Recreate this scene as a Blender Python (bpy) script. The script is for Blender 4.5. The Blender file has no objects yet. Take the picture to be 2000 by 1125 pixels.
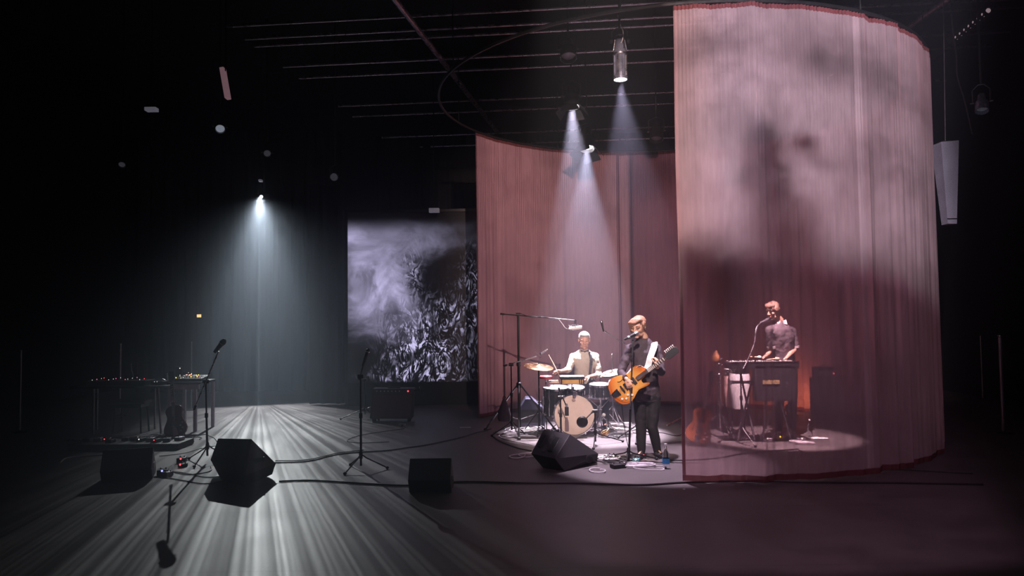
import bpy, bmesh, math, random
from mathutils import Vector, Matrix, Euler, noise as mnoise
SC = bpy.context.scene
COL = SC.collection
V = Vector
rad = math.radians
random.seed(4)

# ------------------------------------------------------------------ camera
F = 1440.0                      # focal length in pixels of the 2000x1125 frame
CAMH = 1.70
CR = Matrix.Rotation(rad(90 + 2.55), 3, 'X') @ Matrix.Rotation(rad(-0.7), 3, 'Z')
cd = bpy.data.cameras.new('camera')
cd.sensor_width = 36.0
cd.lens = 36.0 * F / 2000.0
cd.clip_end = 200
cam = bpy.data.objects.new('camera', cd)
COL.objects.link(cam)
cam.matrix_world = Matrix.Translation((0, 0, CAMH)) @ CR.to_4x4()
SC.camera = cam


def ray(u, v):
    return CR @ V(((u - 1000) / F, -(v - 562.5) / F, -1))


def P(u, v, z=0.0):             # point of the horizontal plane z seen at a pixel
    d = ray(u, v)
    return V((0, 0, CAMH)) + d * ((z - CAMH) / d.z)


def W(u, v, Y):                 # point at distance Y seen at a pixel
    d = ray(u, v)
    return V((0, 0, CAMH)) + d * (Y / d.y)


# ------------------------------------------------------------------ world, exposure
w = bpy.data.worlds.new('hall_dark')
SC.world = w
w.use_nodes = True
w.node_tree.nodes['Background'].inputs[0].default_value = (0.6, 0.5, 0.7, 1)
w.node_tree.nodes['Background'].inputs[1].default_value = 0.0015
SC.view_settings.view_transform = 'Standard'
SC.view_settings.look = 'None'
SC.view_settings.exposure = 0.0
SC.view_settings.gamma = 1.0
SC.view_settings.use_curve_mapping = False
SC.cycles.max_bounces = 6
SC.cycles.diffuse_bounces = 2
SC.cycles.glossy_bounces = 3
SC.cycles.transmission_bounces = 6
SC.cycles.transparent_max_bounces = 12
SC.cycles.volume_bounces = 0
SC.cycles.sample_clamp_indirect = 3.0
SC.cycles.caustics_reflective = False
SC.cycles.caustics_refractive = False


# ------------------------------------------------------------------ node helper
class G:
    def __init__(s, nt):
        s.nt = nt

    def n(s, t, **k):
        nd = s.nt.nodes.new(t)
        for a, b in k.items():
            setattr(nd, a, b)
        return nd

    def put(s, sock, val):
        if isinstance(val, bpy.types.NodeSocket):
            s.nt.links.new(val, sock)
        else:
            sock.default_value = val

    def m(s, op, a, b=0.0, c=0.0, clamp=False):
        nd = s.n('ShaderNodeMath', operation=op)
        nd.use_clamp = clamp
        s.put(nd.inputs[0], a)
        s.put(nd.inputs[1], b)
        s.put(nd.inputs[2], c)
        return nd.outputs[0]

    def dot(s, a, vec):
        nd = s.n('ShaderNodeVectorMath', operation='DOT_PRODUCT')
        s.put(nd.inputs[0], a)
        nd.inputs[1].default_value = vec
        return nd.outputs['Value']

    def comb(s, x, y, z=0.0):
        nd = s.n('ShaderNodeCombineXYZ')
        s.put(nd.inputs[0], x)
        s.put(nd.inputs[1], y)
        s.put(nd.inputs[2], z)
        return nd.outputs[0]

    def noise(s, vec, scale, detail=3.0, rough=0.5, dist=0.0, dim='3D', w=None):
        nd = s.n('ShaderNodeTexNoise')
        nd.noise_dimensions = dim
        if vec is not None:
            s.put(nd.inputs['Vector'], vec)
        if w is not None:
            s.put(nd.inputs['W'], w)
        nd.inputs['Scale'].default_value = scale
        nd.inputs['Detail'].default_value = detail
        nd.inputs['Roughness'].default_value = rough
        nd.inputs['Distortion'].default_value = dist
        return nd.outputs[0]

    def smooth(s, x, lo, hi, a=0.0, b=1.0):
        nd = s.n('ShaderNodeMapRange', interpolation_type='SMOOTHSTEP')
        s.put(nd.inputs[0], x)
        for i, q in enumerate((lo, hi, a, b)):
            s.put(nd.inputs[i + 1], q)
        return nd.outputs[0]

    def mix(s, f, a, b):
        nd = s.n('ShaderNodeMix', data_type='RGBA')
        s.put(nd.inputs[0], f)
        s.put(nd.inputs[6], a)
        s.put(nd.inputs[7], b)
        return nd.outputs[2]


def spot(name, loc, target, energy, color, size, blend=0.15, radius=0.05, parent=None, nodes=None):
    l = bpy.data.lights.new(name, 'SPOT')
    l.energy = energy
    l.color = color
    l.spot_size = rad(size)
    l.spot_blend = blend
    l.shadow_soft_size = radius
    o = bpy.data.objects.new(name, l)
    COL.objects.link(o)
    q = (V(target) - V(loc)).to_track_quat('-Z', 'Y')
    R = q.to_matrix()
    M = Matrix.Translation(loc) @ R.to_4x4()
    if parent is not None:
        o.parent = parent
        M = TM[parent.name].inverted() @ M
    o.matrix_local = M
    if nodes:
        l.use_nodes = True
        nt = l.node_tree
        em = [n for n in nt.nodes if n.type == 'EMISSION'][0]
        g = G(nt)
        d = g.n('ShaderNodeTexCoord').outputs['Normal']
        nodes(g, d, R, em)
    return o


TM = {}
CX, CY, CRAD, CH = 2.42, 11.2, 3.5, 5.0      # the round curtain: centre, radius, height


# ---- film projector that throws striped white light through the haze towards the audience
PJ = W(512, 385, 17.0)
PJT = PJ + V((0.35, -1.0, -0.96)) * 4.8


def stripes(g, d, R, em):
    fh = R.inverted() @ V((PJT.x - PJ.x, PJT.y - PJ.y, 0)).normalized()
    sh = R.inverted() @ V((-(PJT.y - PJ.y), PJT.x - PJ.x, 0)).normalized()
    ang = g.m('ARCTAN2', g.dot(d, sh), g.dot(d, fh))
    down = g.dot(d, R.inverted() @ V((0, 0, -1)))
    a = g.noise(None, 1.0, 3.0, 0.7, dim='1D', w=g.m('MULTIPLY_ADD', ang, 520.0, 11.0))
    b = g.noise(None, 1.0, 1.0, 0.5, dim='1D', w=g.m('MULTIPLY_ADD', ang, 60.0, 7.1))
    c = g.noise(g.comb(g.m('MULTIPLY', ang, 9.0), g.m('MULTIPLY', down, 7.0)), 1.0, 2.0, 0.5)
    s = g.m('MULTIPLY', g.smooth(a, 0.36, 0.64, 0.22, 1.7), g.smooth(b, 0.32, 0.68, 0.55, 1.35))
    s = g.m('MULTIPLY', s, g.smooth(c, 0.32, 0.62, 0.75, 1.15))
    sp = g.n('ShaderNodeSeparateXYZ')
    g.put(sp.inputs[0], d)
    nz = g.m('MAXIMUM', g.m('MULTIPLY', sp.outputs[2], -1.0), 0.05)
    aa = g.m('ABSOLUTE', g.m('DIVIDE', sp.outputs[0], nz))
    bb = g.m('DIVIDE', sp.outputs[1], nz)
    aa = g.m('DIVIDE', aa, g.m('MULTIPLY_ADD', bb, -0.6, 1.0))
    edge = g.m('MULTIPLY', g.smooth(aa, 0.02, 0.36, 1.0, 0.0), g.smooth(bb, 0.42, 0.66, 1.0, 0.0))
    edge = g.m('MULTIPLY', edge, g.smooth(bb, -0.25, 0.45, 1.0, 0.28))
    edge = g.m('MULTIPLY', edge, g.smooth(bb, -0.62, -0.50, 0.0, 1.0))
    s = g.m('MULTIPLY', s, edge)
    g.put(em.inputs['Strength'], s)


spot('projector_beam', PJ + V((0.0, -0.17, -0.02)), PJT, 4300, (0.87, 0.94, 1.0), 100, 0.1, 0.02, nodes=stripes)

# ---- film projector hung above the audience: moving clouds on the round curtain
PF = V((1.18, 1.2, 4.6))
PFT = V((2.3, 10.5, 3.2))


def cyl_hit(u, v, front=True):
    o = V((0, 0, CAMH))
    d = ray(u, v)
    a = d.x ** 2 + d.y ** 2
    b = 2 * (d.x * (o.x - CX) + d.y * (o.y - CY))
    c = (o.x - CX) ** 2 + (o.y - CY) ** 2 - CRAD ** 2
    q = max(b * b - 4 * a * c, 0)
    t = (-b + (-1 if front else 1) * math.sqrt(q)) / (2 * a)
    return o + d * t


def clouds(g, d, R, em):
    sp = g.n('ShaderNodeSeparateXYZ')
    g.put(sp.inputs[0], d)
    nz = g.m('MULTIPLY', sp.outputs[2], -1.0)
    x = g.m('DIVIDE', sp.outputs[0], nz)
    y = g.m('DIVIDE', sp.outputs[1], nz)

    def film(u, v, front=True):
        p = R.inverted() @ (cyl_hit(u, v, front) - PF)
        return p.x / -p.z, p.y / -p.z

    n1 = g.noise(g.comb(x, y), 7.0, 5.0, 0.62, 0.6)
    n2 = g.noise(g.comb(x, y, 4.0), 18.0, 3.0, 0.6, 1.0)
    wx = g.m('ADD', x, g.m('MULTIPLY_ADD', n2, 0.036, -0.018))
    wy = g.m('ADD', y, g.m('MULTIPLY_ADD', n1, 0.05, -0.025))
    s = g.m('MULTIPLY', g.smooth(n1, 0.30, 0.60, 0.68, 1.08), g.smooth(n2, 0.3, 0.6, 0.88, 1.05))

    # dark smoke shapes of the film: (u, v, half-width, half-height, strength)
    for (u, v, hw, hh, k) in ((1490, 265, 26, 40, .60), (1500, 310, 36, 50, .68), (1515, 375, 44, 60, .70), (1465, 345, 26, 45, .40),
                              (1535, 470, 60, 70, .66), (1500, 430, 50, 40, .3), (1572, 282, 30, 18, .62), (1600, 310, 40, 20, .3),
                              (1600, 120, 60, 40, .42), (1430, 85, 60, 28, .28), (1340, 110, 30, 40, .25),
                              (1690, 300, 60, 60, .30), (1720, 150, 60, 50, .30), (1375, 70, 30, 30, .3),
                              (1345, 540, 70, 66, .75), (1425, 560, 70, 62, .75), (1560, 580, 90, 66, .5),
                              (1660, 400, 50, 60, .2)):
        cx, cy = film(u, v)
        ax, ay = film(u + hw, v)
        bx, by = film(u, v + hh)
        q = g.m('DIVIDE', g.m('SUBTRACT', wx, cx), abs(ax - cx))
        r = g.m('DIVIDE', g.m('SUBTRACT', wy, cy), abs(by - cy))
        rr = g.m('ADD', g.m('MULTIPLY', q, q), g.m('MULTIPLY', r, r))
        e = g.m('EXPONENT', g.m('MULTIPLY', rr, -0.9))
        s = g.m('MULTIPLY', s, g.m('MULTIPLY_ADD', e, -min(k * 1.4, .93), 1.0))
    # the picture fades out towards its lower edge
    _, y0 = film(1400, 440)
    _, y1 = film(1400, 530)
    _, y2 = film(1700, 530)
    xa, _ = film(1400, 500)
    xb, _ = film(1700, 560)
    slope = (y2 - y1) / (xb - xa)
    yy = g.m('SUBTRACT', wy, g.m('MULTIPLY', g.m('SUBTRACT', x, xa), slope * 0.6))
    low = g.smooth(yy, y1 - 0.02, y0 + 0.02, 0.08, 1.0)
    s = g.m('MULTIPLY', s, low)
    # frame edges
    xf, _ = film(1317, 200)
    xr, _ = film(1795, 400)
    s = g.m('MULTIPLY', s, g.smooth(x, xr - 0.01, xr + 0.09, 1.0, 0.03))
    xbl, _ = film(968, 500, False)
    s = g.m('MULTIPLY', s, g.smooth(x, xbl - 0.10, xbl + 0.02, 0.03, 1.0))
    # warm left edge, cool rest
    warm = g.smooth(x, xf - 0.02, xf + 0.10, 1.0, 0.0)
    c = g.mix(warm, (1.0, 0.94, 1.0, 1), (1.0, 0.80, 0.68, 1))
    c = g.mix(g.smooth(low, 0.1, 0.4), (1.0, 0.62, 0.86, 1), c)
    # top of the picture
    _, yt = film(1340, 5)
    s = g.m('MULTIPLY', s, g.smooth(y, yt + 0.005, yt + 0.03, 1.0, 0.0))
    _, yb_ = film(1250, 297, False)
    side = g.smooth(x, xf - 0.02, xf - 0.01, 1.0, 0.0)
    s = g.m('MULTIPLY', s, g.m('SUBTRACT', 1.0, g.m('MULTIPLY', side, g.smooth(y, yb_ + 0.01, yb_ + 0.05, 0.0, 0.93))))
    g.put(em.inputs['Color'], c)
    g.put(em.inputs['Strength'], s)


spot('film_projector_light', PF, PFT, 6400, (1.0, 0.89, 0.97), 86, 0.1, 0.03, nodes=clouds)

# ------------------------------------------------------------------ materials
MATS = {}


def mat(name, color, rough=0.5, metal=0.0, spec=0.5, vary=0.15, scale=12.0, bump=0.0, emit=None, estr=0.0, trans=0.0, ior=1.45, coat=0.0):
    if name in MATS:
        return MATS[name]
    m = bpy.data.materials.new(name)
    m.use_nodes = True
    nt = m.node_tree
    b = nt.nodes['Principled BSDF']
    g = G(nt)
    tc = g.n('ShaderNodeTexCoord').outputs['Object']
    nz = g.noise(tc, scale, 4.0, 0.6)
    f = g.smooth(nz, 0.3, 0.7)
    c0 = tuple(c * (1 - vary) for c in color) + (1,)
    c1 = tuple(min(1, c * (1 + vary)) for c in color) + (1,)
    g.put(b.inputs['Base Color'], g.mix(f, c0, c1))
    g.put(b.inputs['Roughness'], g.m('MULTIPLY_ADD', f, 0.12, max(rough - 0.06, 0.02)))
    b.inputs['Metallic'].default_value = metal
    b.inputs['Specular IOR Level'].default_value = spec
    b.inputs['IOR'].default_value = ior
    b.inputs['Transmission Weight'].default_value = trans
    b.inputs['Coat Weight'].default_value = coat
    if bump:
        bn = g.n('ShaderNodeBump')
        bn.inputs['Strength'].default_value = bump
        bn.inputs['Distance'].default_value = 0.01
        g.put(bn.inputs['Height'], nz)
        g.put(b.inputs['Normal'], bn.outputs[0])
    if emit:
        b.inputs['Emission Color'].default_value = (*emit, 1)
        b.inputs['Emission Strength'].default_value = estr
    MATS[name] = m
    return m


BLK = mat('black_metal', (0.02, 0.02, 0.022), 0.38, 0.4)
BLKP = mat('black_plastic', (0.015, 0.015, 0.017), 0.5)
CAB = mat('black_textured_cabinet', (0.022, 0.02, 0.024), 0.55, bump=0.35, scale=180)
GRL = mat('black_grille', (0.02, 0.018, 0.02), 0.7, bump=0.6, scale=300)
RUB = mat('black_rubber', (0.012, 0.012, 0.012), 0.7)
CHR = mat('chrome', (0.82, 0.80, 0.82), 0.13, 1.0, vary=0.04)
STL = mat('brushed_steel', (0.55, 0.54, 0.56), 0.3, 1.0)
ALU = mat('grey_aluminium', (0.35, 0.34, 0.37), 0.38, 0.8)
PIPE = mat('painted_grid_pipe', (0.50, 0.45, 0.50), 0.3, 0.85)
SKIN = mat('skin', (0.66, 0.38, 0.27), 0.5, vary=0.05)
HDRM = mat('drumhead_white', (0.82, 0.80, 0.78), 0.45, vary=0.03)
KHEAD = mat('drumhead_cream', (0.72, 0.56, 0.46), 0.5, vary=0.05)
SHELL = mat('black_lacquered_shell', (0.02, 0.018, 0.02), 0.12, coat=0.6)
BRZ = mat('cymbal_bronze', (0.75, 0.48, 0.26), 0.22, 1.0)
WOOD = mat('warm_wood', (0.50, 0.26, 0.10), 0.35, scale=6)
AMB = mat('amber_guitar_lacquer', (0.72, 0.27, 0.05), 0.22, coat=0.7, scale=5, vary=0.25)
ORG = mat('orange_lacquer', (0.38, 0.11, 0.025), 0.25, coat=0.6)
DRED = mat('dark_red_lacquer', (0.16, 0.015, 0.02), 0.2, coat=0.7)
RED = mat('red_plastic', (0.5, 0.03, 0.04), 0.35)
WHT = mat('white_cloth', (0.85, 0.83, 0.80), 0.8, vary=0.03, bump=0.15)
WPL = mat('white_plastic', (0.8, 0.8, 0.8), 0.4, vary=0.03)
CREAM = mat('cream_shirt_cloth', (0.80, 0.74, 0.60), 0.85, bump=0.2, vary=0.05)
BCLOTH = mat('black_cloth', (0.055, 0.04, 0.05), 0.75, bump=0.25, scale=30)
TROU = mat('black_trouser_cloth', (0.016, 0.014, 0.018), 0.8, bump=0.2, scale=30)
GSHIRT = mat('dark_grey_shirt_cloth', (0.11, 0.09, 0.10), 0.8, bump=0.2, scale=30)
LEATH = mat('black_leather', (0.02, 0.018, 0.02), 0.35)
HBR = mat('light_brown_hair', (0.27, 0.14, 0.09), 0.5, vary=0.4, scale=60, bump=0.5)
HGR = mat('grey_hair', (0.40, 0.33, 0.30), 0.55, vary=0.35, scale=60, bump=0.5)
HDK = mat('brown_hair', (0.30, 0.18, 0.13), 0.5, vary=0.4, scale=60, bump=0.5)
DARKF = mat('dark_face_detail', (0.10, 0.045, 0.035), 0.6)
LIP = mat('lip_skin', (0.55, 0.20, 0.16), 0.5)
GLS = mat('clear_glass', (0.9, 0.95, 1.0), 0.05, trans=1.0, ior=1.12, vary=0.0)
BLUL = mat('blue_label', (0.05, 0.35, 0.75), 0.5)
CABLE = mat('black_cable_rubber', (0.02, 0.018, 0.02), 0.45)
CABLW = mat('grey_cable_rubber', (0.60, 0.57, 0.60), 0.4)
KEYW = mat('ivory_keys', (0.85, 0.80, 0.74), 0.35, vary=0.02)
TAPE = mat('white_tape', (0.7, 0.7, 0.7), 0.6)
LW = mat('lit_lens_white', (0.9, 0.9, 0.9), 0.3, emit=(1, .93, 1), estr=14)
GLINT = mat('painted_lens_glint', (0.2, 0.2, 0.25), 0.3, emit=(.75, .8, 1), estr=0.03)  # weak emission painted in for reflected glints on lenses that are off
GLINTB = mat('painted_lens_glint_blue', (0.2, 0.2, 0.25), 0.3, emit=(.7, .8, 1), estr=0.25)  # bluish emission painted in for one stronger lens reflection
LAMB = mat('lit_amber_lamp', (0.9, 0.5, 0.2), 0.3, emit=(1, .5, .18), estr=2.2)
LEDR = mat('led_red', (0.5, 0, 0), 0.3, emit=(1, .06, .08), estr=3)
LEDB = mat('led_blue', (0, 0, .5), 0.3, emit=(.25, .25, 1), estr=3)
LEDY = mat('led_yellow', (.5, .4, 0), 0.3, emit=(1, .75, .1), estr=3)
LEDW = mat('led_white', (.5, .5, .5), 0.3, emit=(1, .95, .85), estr=2)
LEDP = mat('led_pink', (.5, .1, .3), 0.3, emit=(1, .2, .5), estr=1.5)


# sunburst lacquer: honey centre, red-brown rim (object space of the guitar)
_g = G(AMB.node_tree)
_b = AMB.node_tree.nodes['Principled BSDF']
_d = _g.n('ShaderNodeVectorMath', operation='LENGTH')
_g.put(_d.inputs[0], _g.n('ShaderNodeTexCoord').outputs['Object'])
_g.put(_b.inputs['Base Color'], _g.mix(_g.smooth(_d.outputs['Value'], 0.10, 0.27), (0.78, 0.38, 0.09, 1), (0.50, 0.11, 0.015, 1)))


def floor_mat():
    m = bpy.data.materials.new('dark_dance_floor')
    m.use_nodes = True
    b = m.node_tree.nodes['Principled BSDF']
    g = G(m.node_tree)
    tc = g.n('ShaderNodeTexCoord').outputs['Object']
    n1 = g.noise(tc, 1.3, 5.0, 0.6)
    n2 = g.noise(tc, 45.0, 4.0, 0.7)
    f = g.smooth(n1, 0.3, 0.7)
    sp = g.n('ShaderNodeSeparateXYZ')
    g.put(sp.inputs[0], tc)
    # seams between the rolled-out floor sheets
    fr = g.m('FRACT', g.m('DIVIDE', g.m('ADD', sp.outputs[1], 0.45), 1.6))
    seam = g.smooth(g.m('ABSOLUTE', g.m('SUBTRACT', fr, 0.5)), 0.0, 0.006, 0.55, 1.0)
    c = g.mix(f, (0.082, 0.072, 0.076, 1), (0.115, 0.102, 0.104, 1))
    c2 = g.mix(seam, (0.03, 0.03, 0.03, 1), c)
    g.put(b.inputs['Base Color'], c2)
    g.put(b.inputs['Roughness'], g.m('MULTIPLY_ADD', n2, 0.16, g.m('MULTIPLY_ADD', f, 0.05, 0.36)))
    b.inputs['Specular IOR Level'].default_value = 0.30
    b.inputs['Coat Weight'].default_value = 0.0
    b.inputs['Coat Roughness'].default_value = 0.22
    bn = g.n('ShaderNodeBump')
    bn.inputs['Strength'].default_value = 0.12
    bn.inputs['Distance'].default_value = 0.004
    g.put(bn.inputs['Height'], n2)
    g.put(b.inputs['Normal'], bn.outputs[0])
    return m


def cloth_mat(name, col, alpha, tint=(1, 1, 1), trans=0.45, pleat=1.0):
    """sheer voile: more opaque where one looks along the cloth"""
    m = bpy.data.materials.new(name)
    m.use_nodes = True
    nt = m.node_tree
    nt.nodes.clear()
    g = G(nt)
    out = g.n('ShaderNodeOutputMaterial')
    tc = g.n('ShaderNodeTexCoord').outputs['Object']
    sp = g.n('ShaderNodeSeparateXYZ')
    g.put(sp.inputs[0], tc)
    ang = g.m('ARCTAN2', g.m('SUBTRACT', sp.outputs[0], CX), g.m('SUBTRACT', sp.outputs[1], CY))
    n1 = g.noise(g.comb(g.m('MULTIPLY', ang, 260.0), g.m('MULTIPLY', sp.outputs[2], 3.0)), 1.0, 3.0, 0.7)
    n2 = g.noise(g.comb(g.m('MULTIPLY', ang, 26.0), g.m('MULTIPLY', sp.outputs[2], 0.4)), 1.0, 3.0, 0.6)
    c0 = tuple(c * 0.93 for c in col) + (1,)
    c1 = tuple(min(1, c * 1.06) for c in col) + (1,)
    cc = g.mix(g.smooth(n1, 0.3, 0.7), c0, c1)
    geo = g.n('ShaderNodeNewGeometry')
    dt = g.n('ShaderNodeVectorMath', operation='DOT_PRODUCT')
    g.put(dt.inputs[0], geo.outputs['Incoming'])
    g.put(dt.inputs[1], geo.outputs['Normal'])
    cosv = g.m('MAXIMUM', g.m('ABSOLUTE', dt.outputs['Value']), 0.06)
    n4 = g.noise(None, 1.0, 1.0, 0.5, dim='1D', w=g.m('MULTIPLY', ang, 34.0))
    n5 = g.noise(None, 1.0, 1.0, 0.5, dim='1D', w=g.m('MULTIPLY_ADD', ang, 61.0, 5.0))
    pl = g.m('ADD', g.smooth(n4, 0.70, 0.76, 0.0, 1.6), g.smooth(n5, 0.69, 0.74, 0.0, 0.8))
    base = g.m('MULTIPLY', g.m('ADD', g.smooth(n2, 0.3, 0.7, 0.9, 1.1), g.m('MULTIPLY', pl, pleat)), math.log(1 - alpha))
    a = g.m('SUBTRACT', 1.0, g.m('EXPONENT', g.m('DIVIDE', base, cosv)))
    df = g.n('ShaderNodeBsdfDiffuse')
    g.put(df.inputs['Color'], cc)
    tl = g.n('ShaderNodeBsdfTranslucent')
    g.put(tl.inputs['Color'], g.mix(0.5, cc, (col[0], col[1] * .7, col[2] * .6, 1)))
    ms = g.n('ShaderNodeMixShader')
    ms.inputs[0].default_value = trans
    g.put(ms.inputs[1], df.outputs[0])
    g.put(ms.inputs[2], tl.outputs[0])
    tr = g.n('ShaderNodeBsdfTransparent')
    tr.inputs['Color'].default_value = (*tint, 1)
    m2 = g.n('ShaderNodeMixShader')
    g.put(m2.inputs[0], a)
    g.put(m2.inputs[1], tr.outputs[0])
    g.put(m2.inputs[2], ms.outputs[0])
    g.put(out.inputs['Surface'], m2.outputs[0])
    return m


FLOORM = floor_mat()
SHEER = cloth_mat('sheer_rose_voile', (0.52, 0.41, 0.45), 0.46, (1.0, 0.72, 0.75), 0.45)
HEMM = cloth_mat('sheer_rose_voile_hem', (0.15, 0.05, 0.055), 0.85, (0.8, 0.5, 0.5), 0.3)
ROSE = cloth_mat('rose_curtain_cloth', (0.42, 0.24, 0.29), 0.93, (1.0, 0.8, 0.8), 0.3)
DRAPE = mat('black_drape_cloth', (0.010, 0.010, 0.012), 0.9, bump=0.3, scale=20)
WALLB = mat('black_wall_paint', (0.010, 0.010, 0.011), 0.9)
CEILM = mat('black_ceiling_paint', (0.008, 0.008, 0.009), 0.95)


# ------------------------------------------------------------------ mesh builder
def frame(d, up=V((0, 0, 1))):
    d = V(d).normalized()
    if abs(d.dot(up)) > 0.99:
        up = V((0, 1, 0))
    x = up.cross(d).normalized()
    y = d.cross(x)
    return Matrix((x, y, d)).transposed()


class MB:
    def __init__(s):
        s.v = []
        s.f = []

    def add(s, vs, fs):
        o = len(s.v)
        s.v += [V(x) for x in vs]
        s.f += [tuple(i + o for i in q) for q in fs]
        return s

    def box(s, c, size, R=None, taper=1.0):
        hx, hy, hz = (a / 2 for a in size)
        vs = []
        for z in (-1, 1):
            t = taper if z > 0 else 1.0
            for x, y in ((-1, -1), (1, -1), (1, 1), (-1, 1)):
                p = V((x * hx * t, y * hy * t, z * hz))
                vs.append(V(c) + (R @ p if R is not None else p))
        return s.add(vs, [(3, 2, 1, 0), (4, 5, 6, 7), (0, 1, 5, 4), (1, 2, 6, 5), (2, 3, 7, 6), (3, 0, 4, 7)])

    def cyl(s, a, b, r0, r1=None, seg=14):
        r1 = r0 if r1 is None else r1
        return s.tube([a, b], [r0, r1], seg)

    def tube(s, pts, r, seg=8, closed=False):
        pts = [V(p) for p in pts]
        n = len(pts)
        rs = r if isinstance(r, (list, tuple)) else [r] * n
        R = None
        vs = []
        for i, p in enumerate(pts):
            if closed:
                d = pts[(i + 1) % n] - pts[i - 1]
            else:
                d = pts[min(i + 1, n - 1)] - pts[max(i - 1, 0)]
            if d.length < 1e-9:
                d = V((0, 0, 1))
            d.normalize()
            if R is None:
                R = frame(d)
            else:
                x = R.col[0] - d * R.col[0].dot(d)
                if x.length < 1e-6:
                    R = frame(d)
                else:
                    x.normalize()
                    R = Matrix((x, d.cross(x), d)).transposed()
            for k in range(seg):
                t = 2 * math.pi * k / seg
                vs.append(p + (R.col[0] * math.cos(t) + R.col[1] * math.sin(t)) * rs[i])
        fs = []
        for i in range(n if closed else n - 1):
            j = (i + 1) % n
            for k in range(seg):
                l = (k + 1) % seg
                fs.append((i * seg + k, i * seg + l, j * seg + l, j * seg + k))
        if not closed:
            fs.append(tuple(range(seg - 1, -1, -1)))
            fs.append(tuple((n - 1) * seg + k for k in range(seg)))
        return s.add(vs, fs)

    def lathe(s, prof, o=(0, 0, 0), axis=(0, 0, 1), seg=24, R=None):
        R = frame(axis) if R is None else R
        vs = []
        for r, z in prof:
            for k in range(seg):
                t = 2 * math.pi * k / seg
                vs.append(V(o) + R @ V((max(r, 1e-4) * math.cos(t), max(r, 1e-4) * math.sin(t), z)))
        n = len(prof)
        fs = []
        for i in range(n - 1):
            for k in range(seg):
                l = (k + 1) % seg
                fs.append((i * seg + k, i * seg + l, (i + 1) * seg + l, (i + 1) * seg + k))
        if prof[0][0] > .0005 and prof[-1][0] > .0005:      # a ring: close the profile on itself
            fs += [((n - 1) * seg + k, (n - 1) * seg + (k + 1) % seg, (k + 1) % seg, k) for k in range(seg)]
        else:
            fs.append(tuple(range(seg - 1, -1, -1)))
            fs.append(tuple((n - 1) * seg + k for k in range(seg)))
        return s.add(vs, fs)

    def ell(s, c, r, R=None, u=14, v=10):
        if not isinstance(r, (tuple, list)):
            r = (r, r, r)
        vs = []
        for i in range(1, v):
            ph = math.pi * i / v
            for k in range(u):
                t = 2 * math.pi * k / u
                p = V((r[0] * math.sin(ph) * math.cos(t), r[1] * math.sin(ph) * math.sin(t), r[2] * math.cos(ph)))
                vs.append(V(c) + (R @ p if R is not None else p))
        T = V((0, 0, r[2]))
        vs.append(V(c) + (R @ T if R is not None else T))
        vs.append(V(c) - (R @ T if R is not None else T))
        n = (v - 1) * u
        fs = []
        for i in range(v - 2):
            for k in range(u):
                l = (k + 1) % u
                fs.append((i * u + k, (i + 1) * u + k, (i + 1) * u + l, i * u + l))
        for k in range(u):
            l = (k + 1) % u
            fs.append((n, k, l))
            fs.append((n + 1, (v - 2) * u + l, (v - 2) * u + k))
        return s.add(vs, fs)

    def chain(s, pts, rs, seg=12):
        pts = [V(p) for p in pts]
        for p, r in zip(pts, rs):
            s.ell(p, r, u=seg, v=8)
        for i in range(len(pts) - 1):
            s.cyl(pts[i], pts[i + 1], rs[i], rs[i + 1], seg)
        return s

    def loft(s, rings, seg=20):
        """rings: (centre, x half vector, y half vector)"""
        vs = []
        for c, x, y in rings:
            for k in range(seg):
                t = 2 * math.pi * k / seg
                ct, st = math.cos(t), math.sin(t)
                e = 0.85
                vs.append(V(c) + V(x) * math.copysign(abs(ct) ** e, ct) + V(y) * math.copysign(abs(st) ** e, st))
        n = len(rings)
        fs = [(i * seg + k, i * seg + (k + 1) % seg, (i + 1) * seg + (k + 1) % seg, (i + 1) * seg + k)
              for i in range(n - 1) for k in range(seg)]
        fs.append(tuple(range(seg - 1, -1, -1)))
        fs.append(tuple((n - 1) * seg + k for k in range(seg)))
        return s.add(vs, fs)

    def prism(s, poly, o, R, depth):
        """poly in the local xy plane, thickness along local z"""
        n = len(poly)
        vs = [V(o) + R @ V((x, y, 0)) for x, y in poly] + [V(o) + R @ V((x, y, depth)) for x, y in poly]
        fs = [tuple(range(n - 1, -1, -1)), tuple(range(n, 2 * n))]
        fs += [(i, (i + 1) % n, n + (i + 1) % n, n + i) for i in range(n)]
        return s.add(vs, fs)

    def build(s, name, m, parent=None, world=True, smooth=True, bevel=0.0, angle=40):
        me = bpy.data.meshes.new(name)
        vs = s.v
        if parent is not None:
            M = TM[parent.name]
            if world:
                Mi = M.inverted()
                vs = [Mi @ v for v in vs]
        me.from_pydata([tuple(v) for v in vs], [], s.f)
        bm = bmesh.new()
        bm.from_mesh(me)
        bmesh.ops.recalc_face_normals(bm, faces=bm.faces)
        bm.to_mesh(me)
        bm.free()
        if smooth:
            me.shade_smooth()
            me.set_sharp_from_angle(angle=rad(angle))
        me.materials.append(m)
        o = bpy.data.objects.new(name, me)
        COL.objects.link(o)
        if parent is not None:
            o.parent = parent
            TM[o.name] = TM[parent.name]
        else:
            TM[o.name] = Matrix.Identity(4)
        if bevel:
            b = o.modifiers.new('bevel', 'BEVEL')
            b.width = bevel
            b.segments = 2
            b.limit_method = 'ANGLE'
        return o


def thing(name, label, cat, loc, rz=0.0, group=None, R=None):
    o = bpy.data.objects.new(name, None)
    o.empty_display_size = 0.1
    COL.objects.link(o)
    M = Matrix.Translation(loc) @ (R.to_4x4() if R is not None else Matrix.Rotation(rz, 4, 'Z'))
    o.matrix_local = M
    TM[o.name] = M
    o['label'] = label
    o['category'] = cat
    if group:
        o['group'] = group
    return o


def tag(o, label, cat, group=None):
    o['label'] = label
    o['category'] = cat
    if group:
        o['group'] = group
    return o


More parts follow.
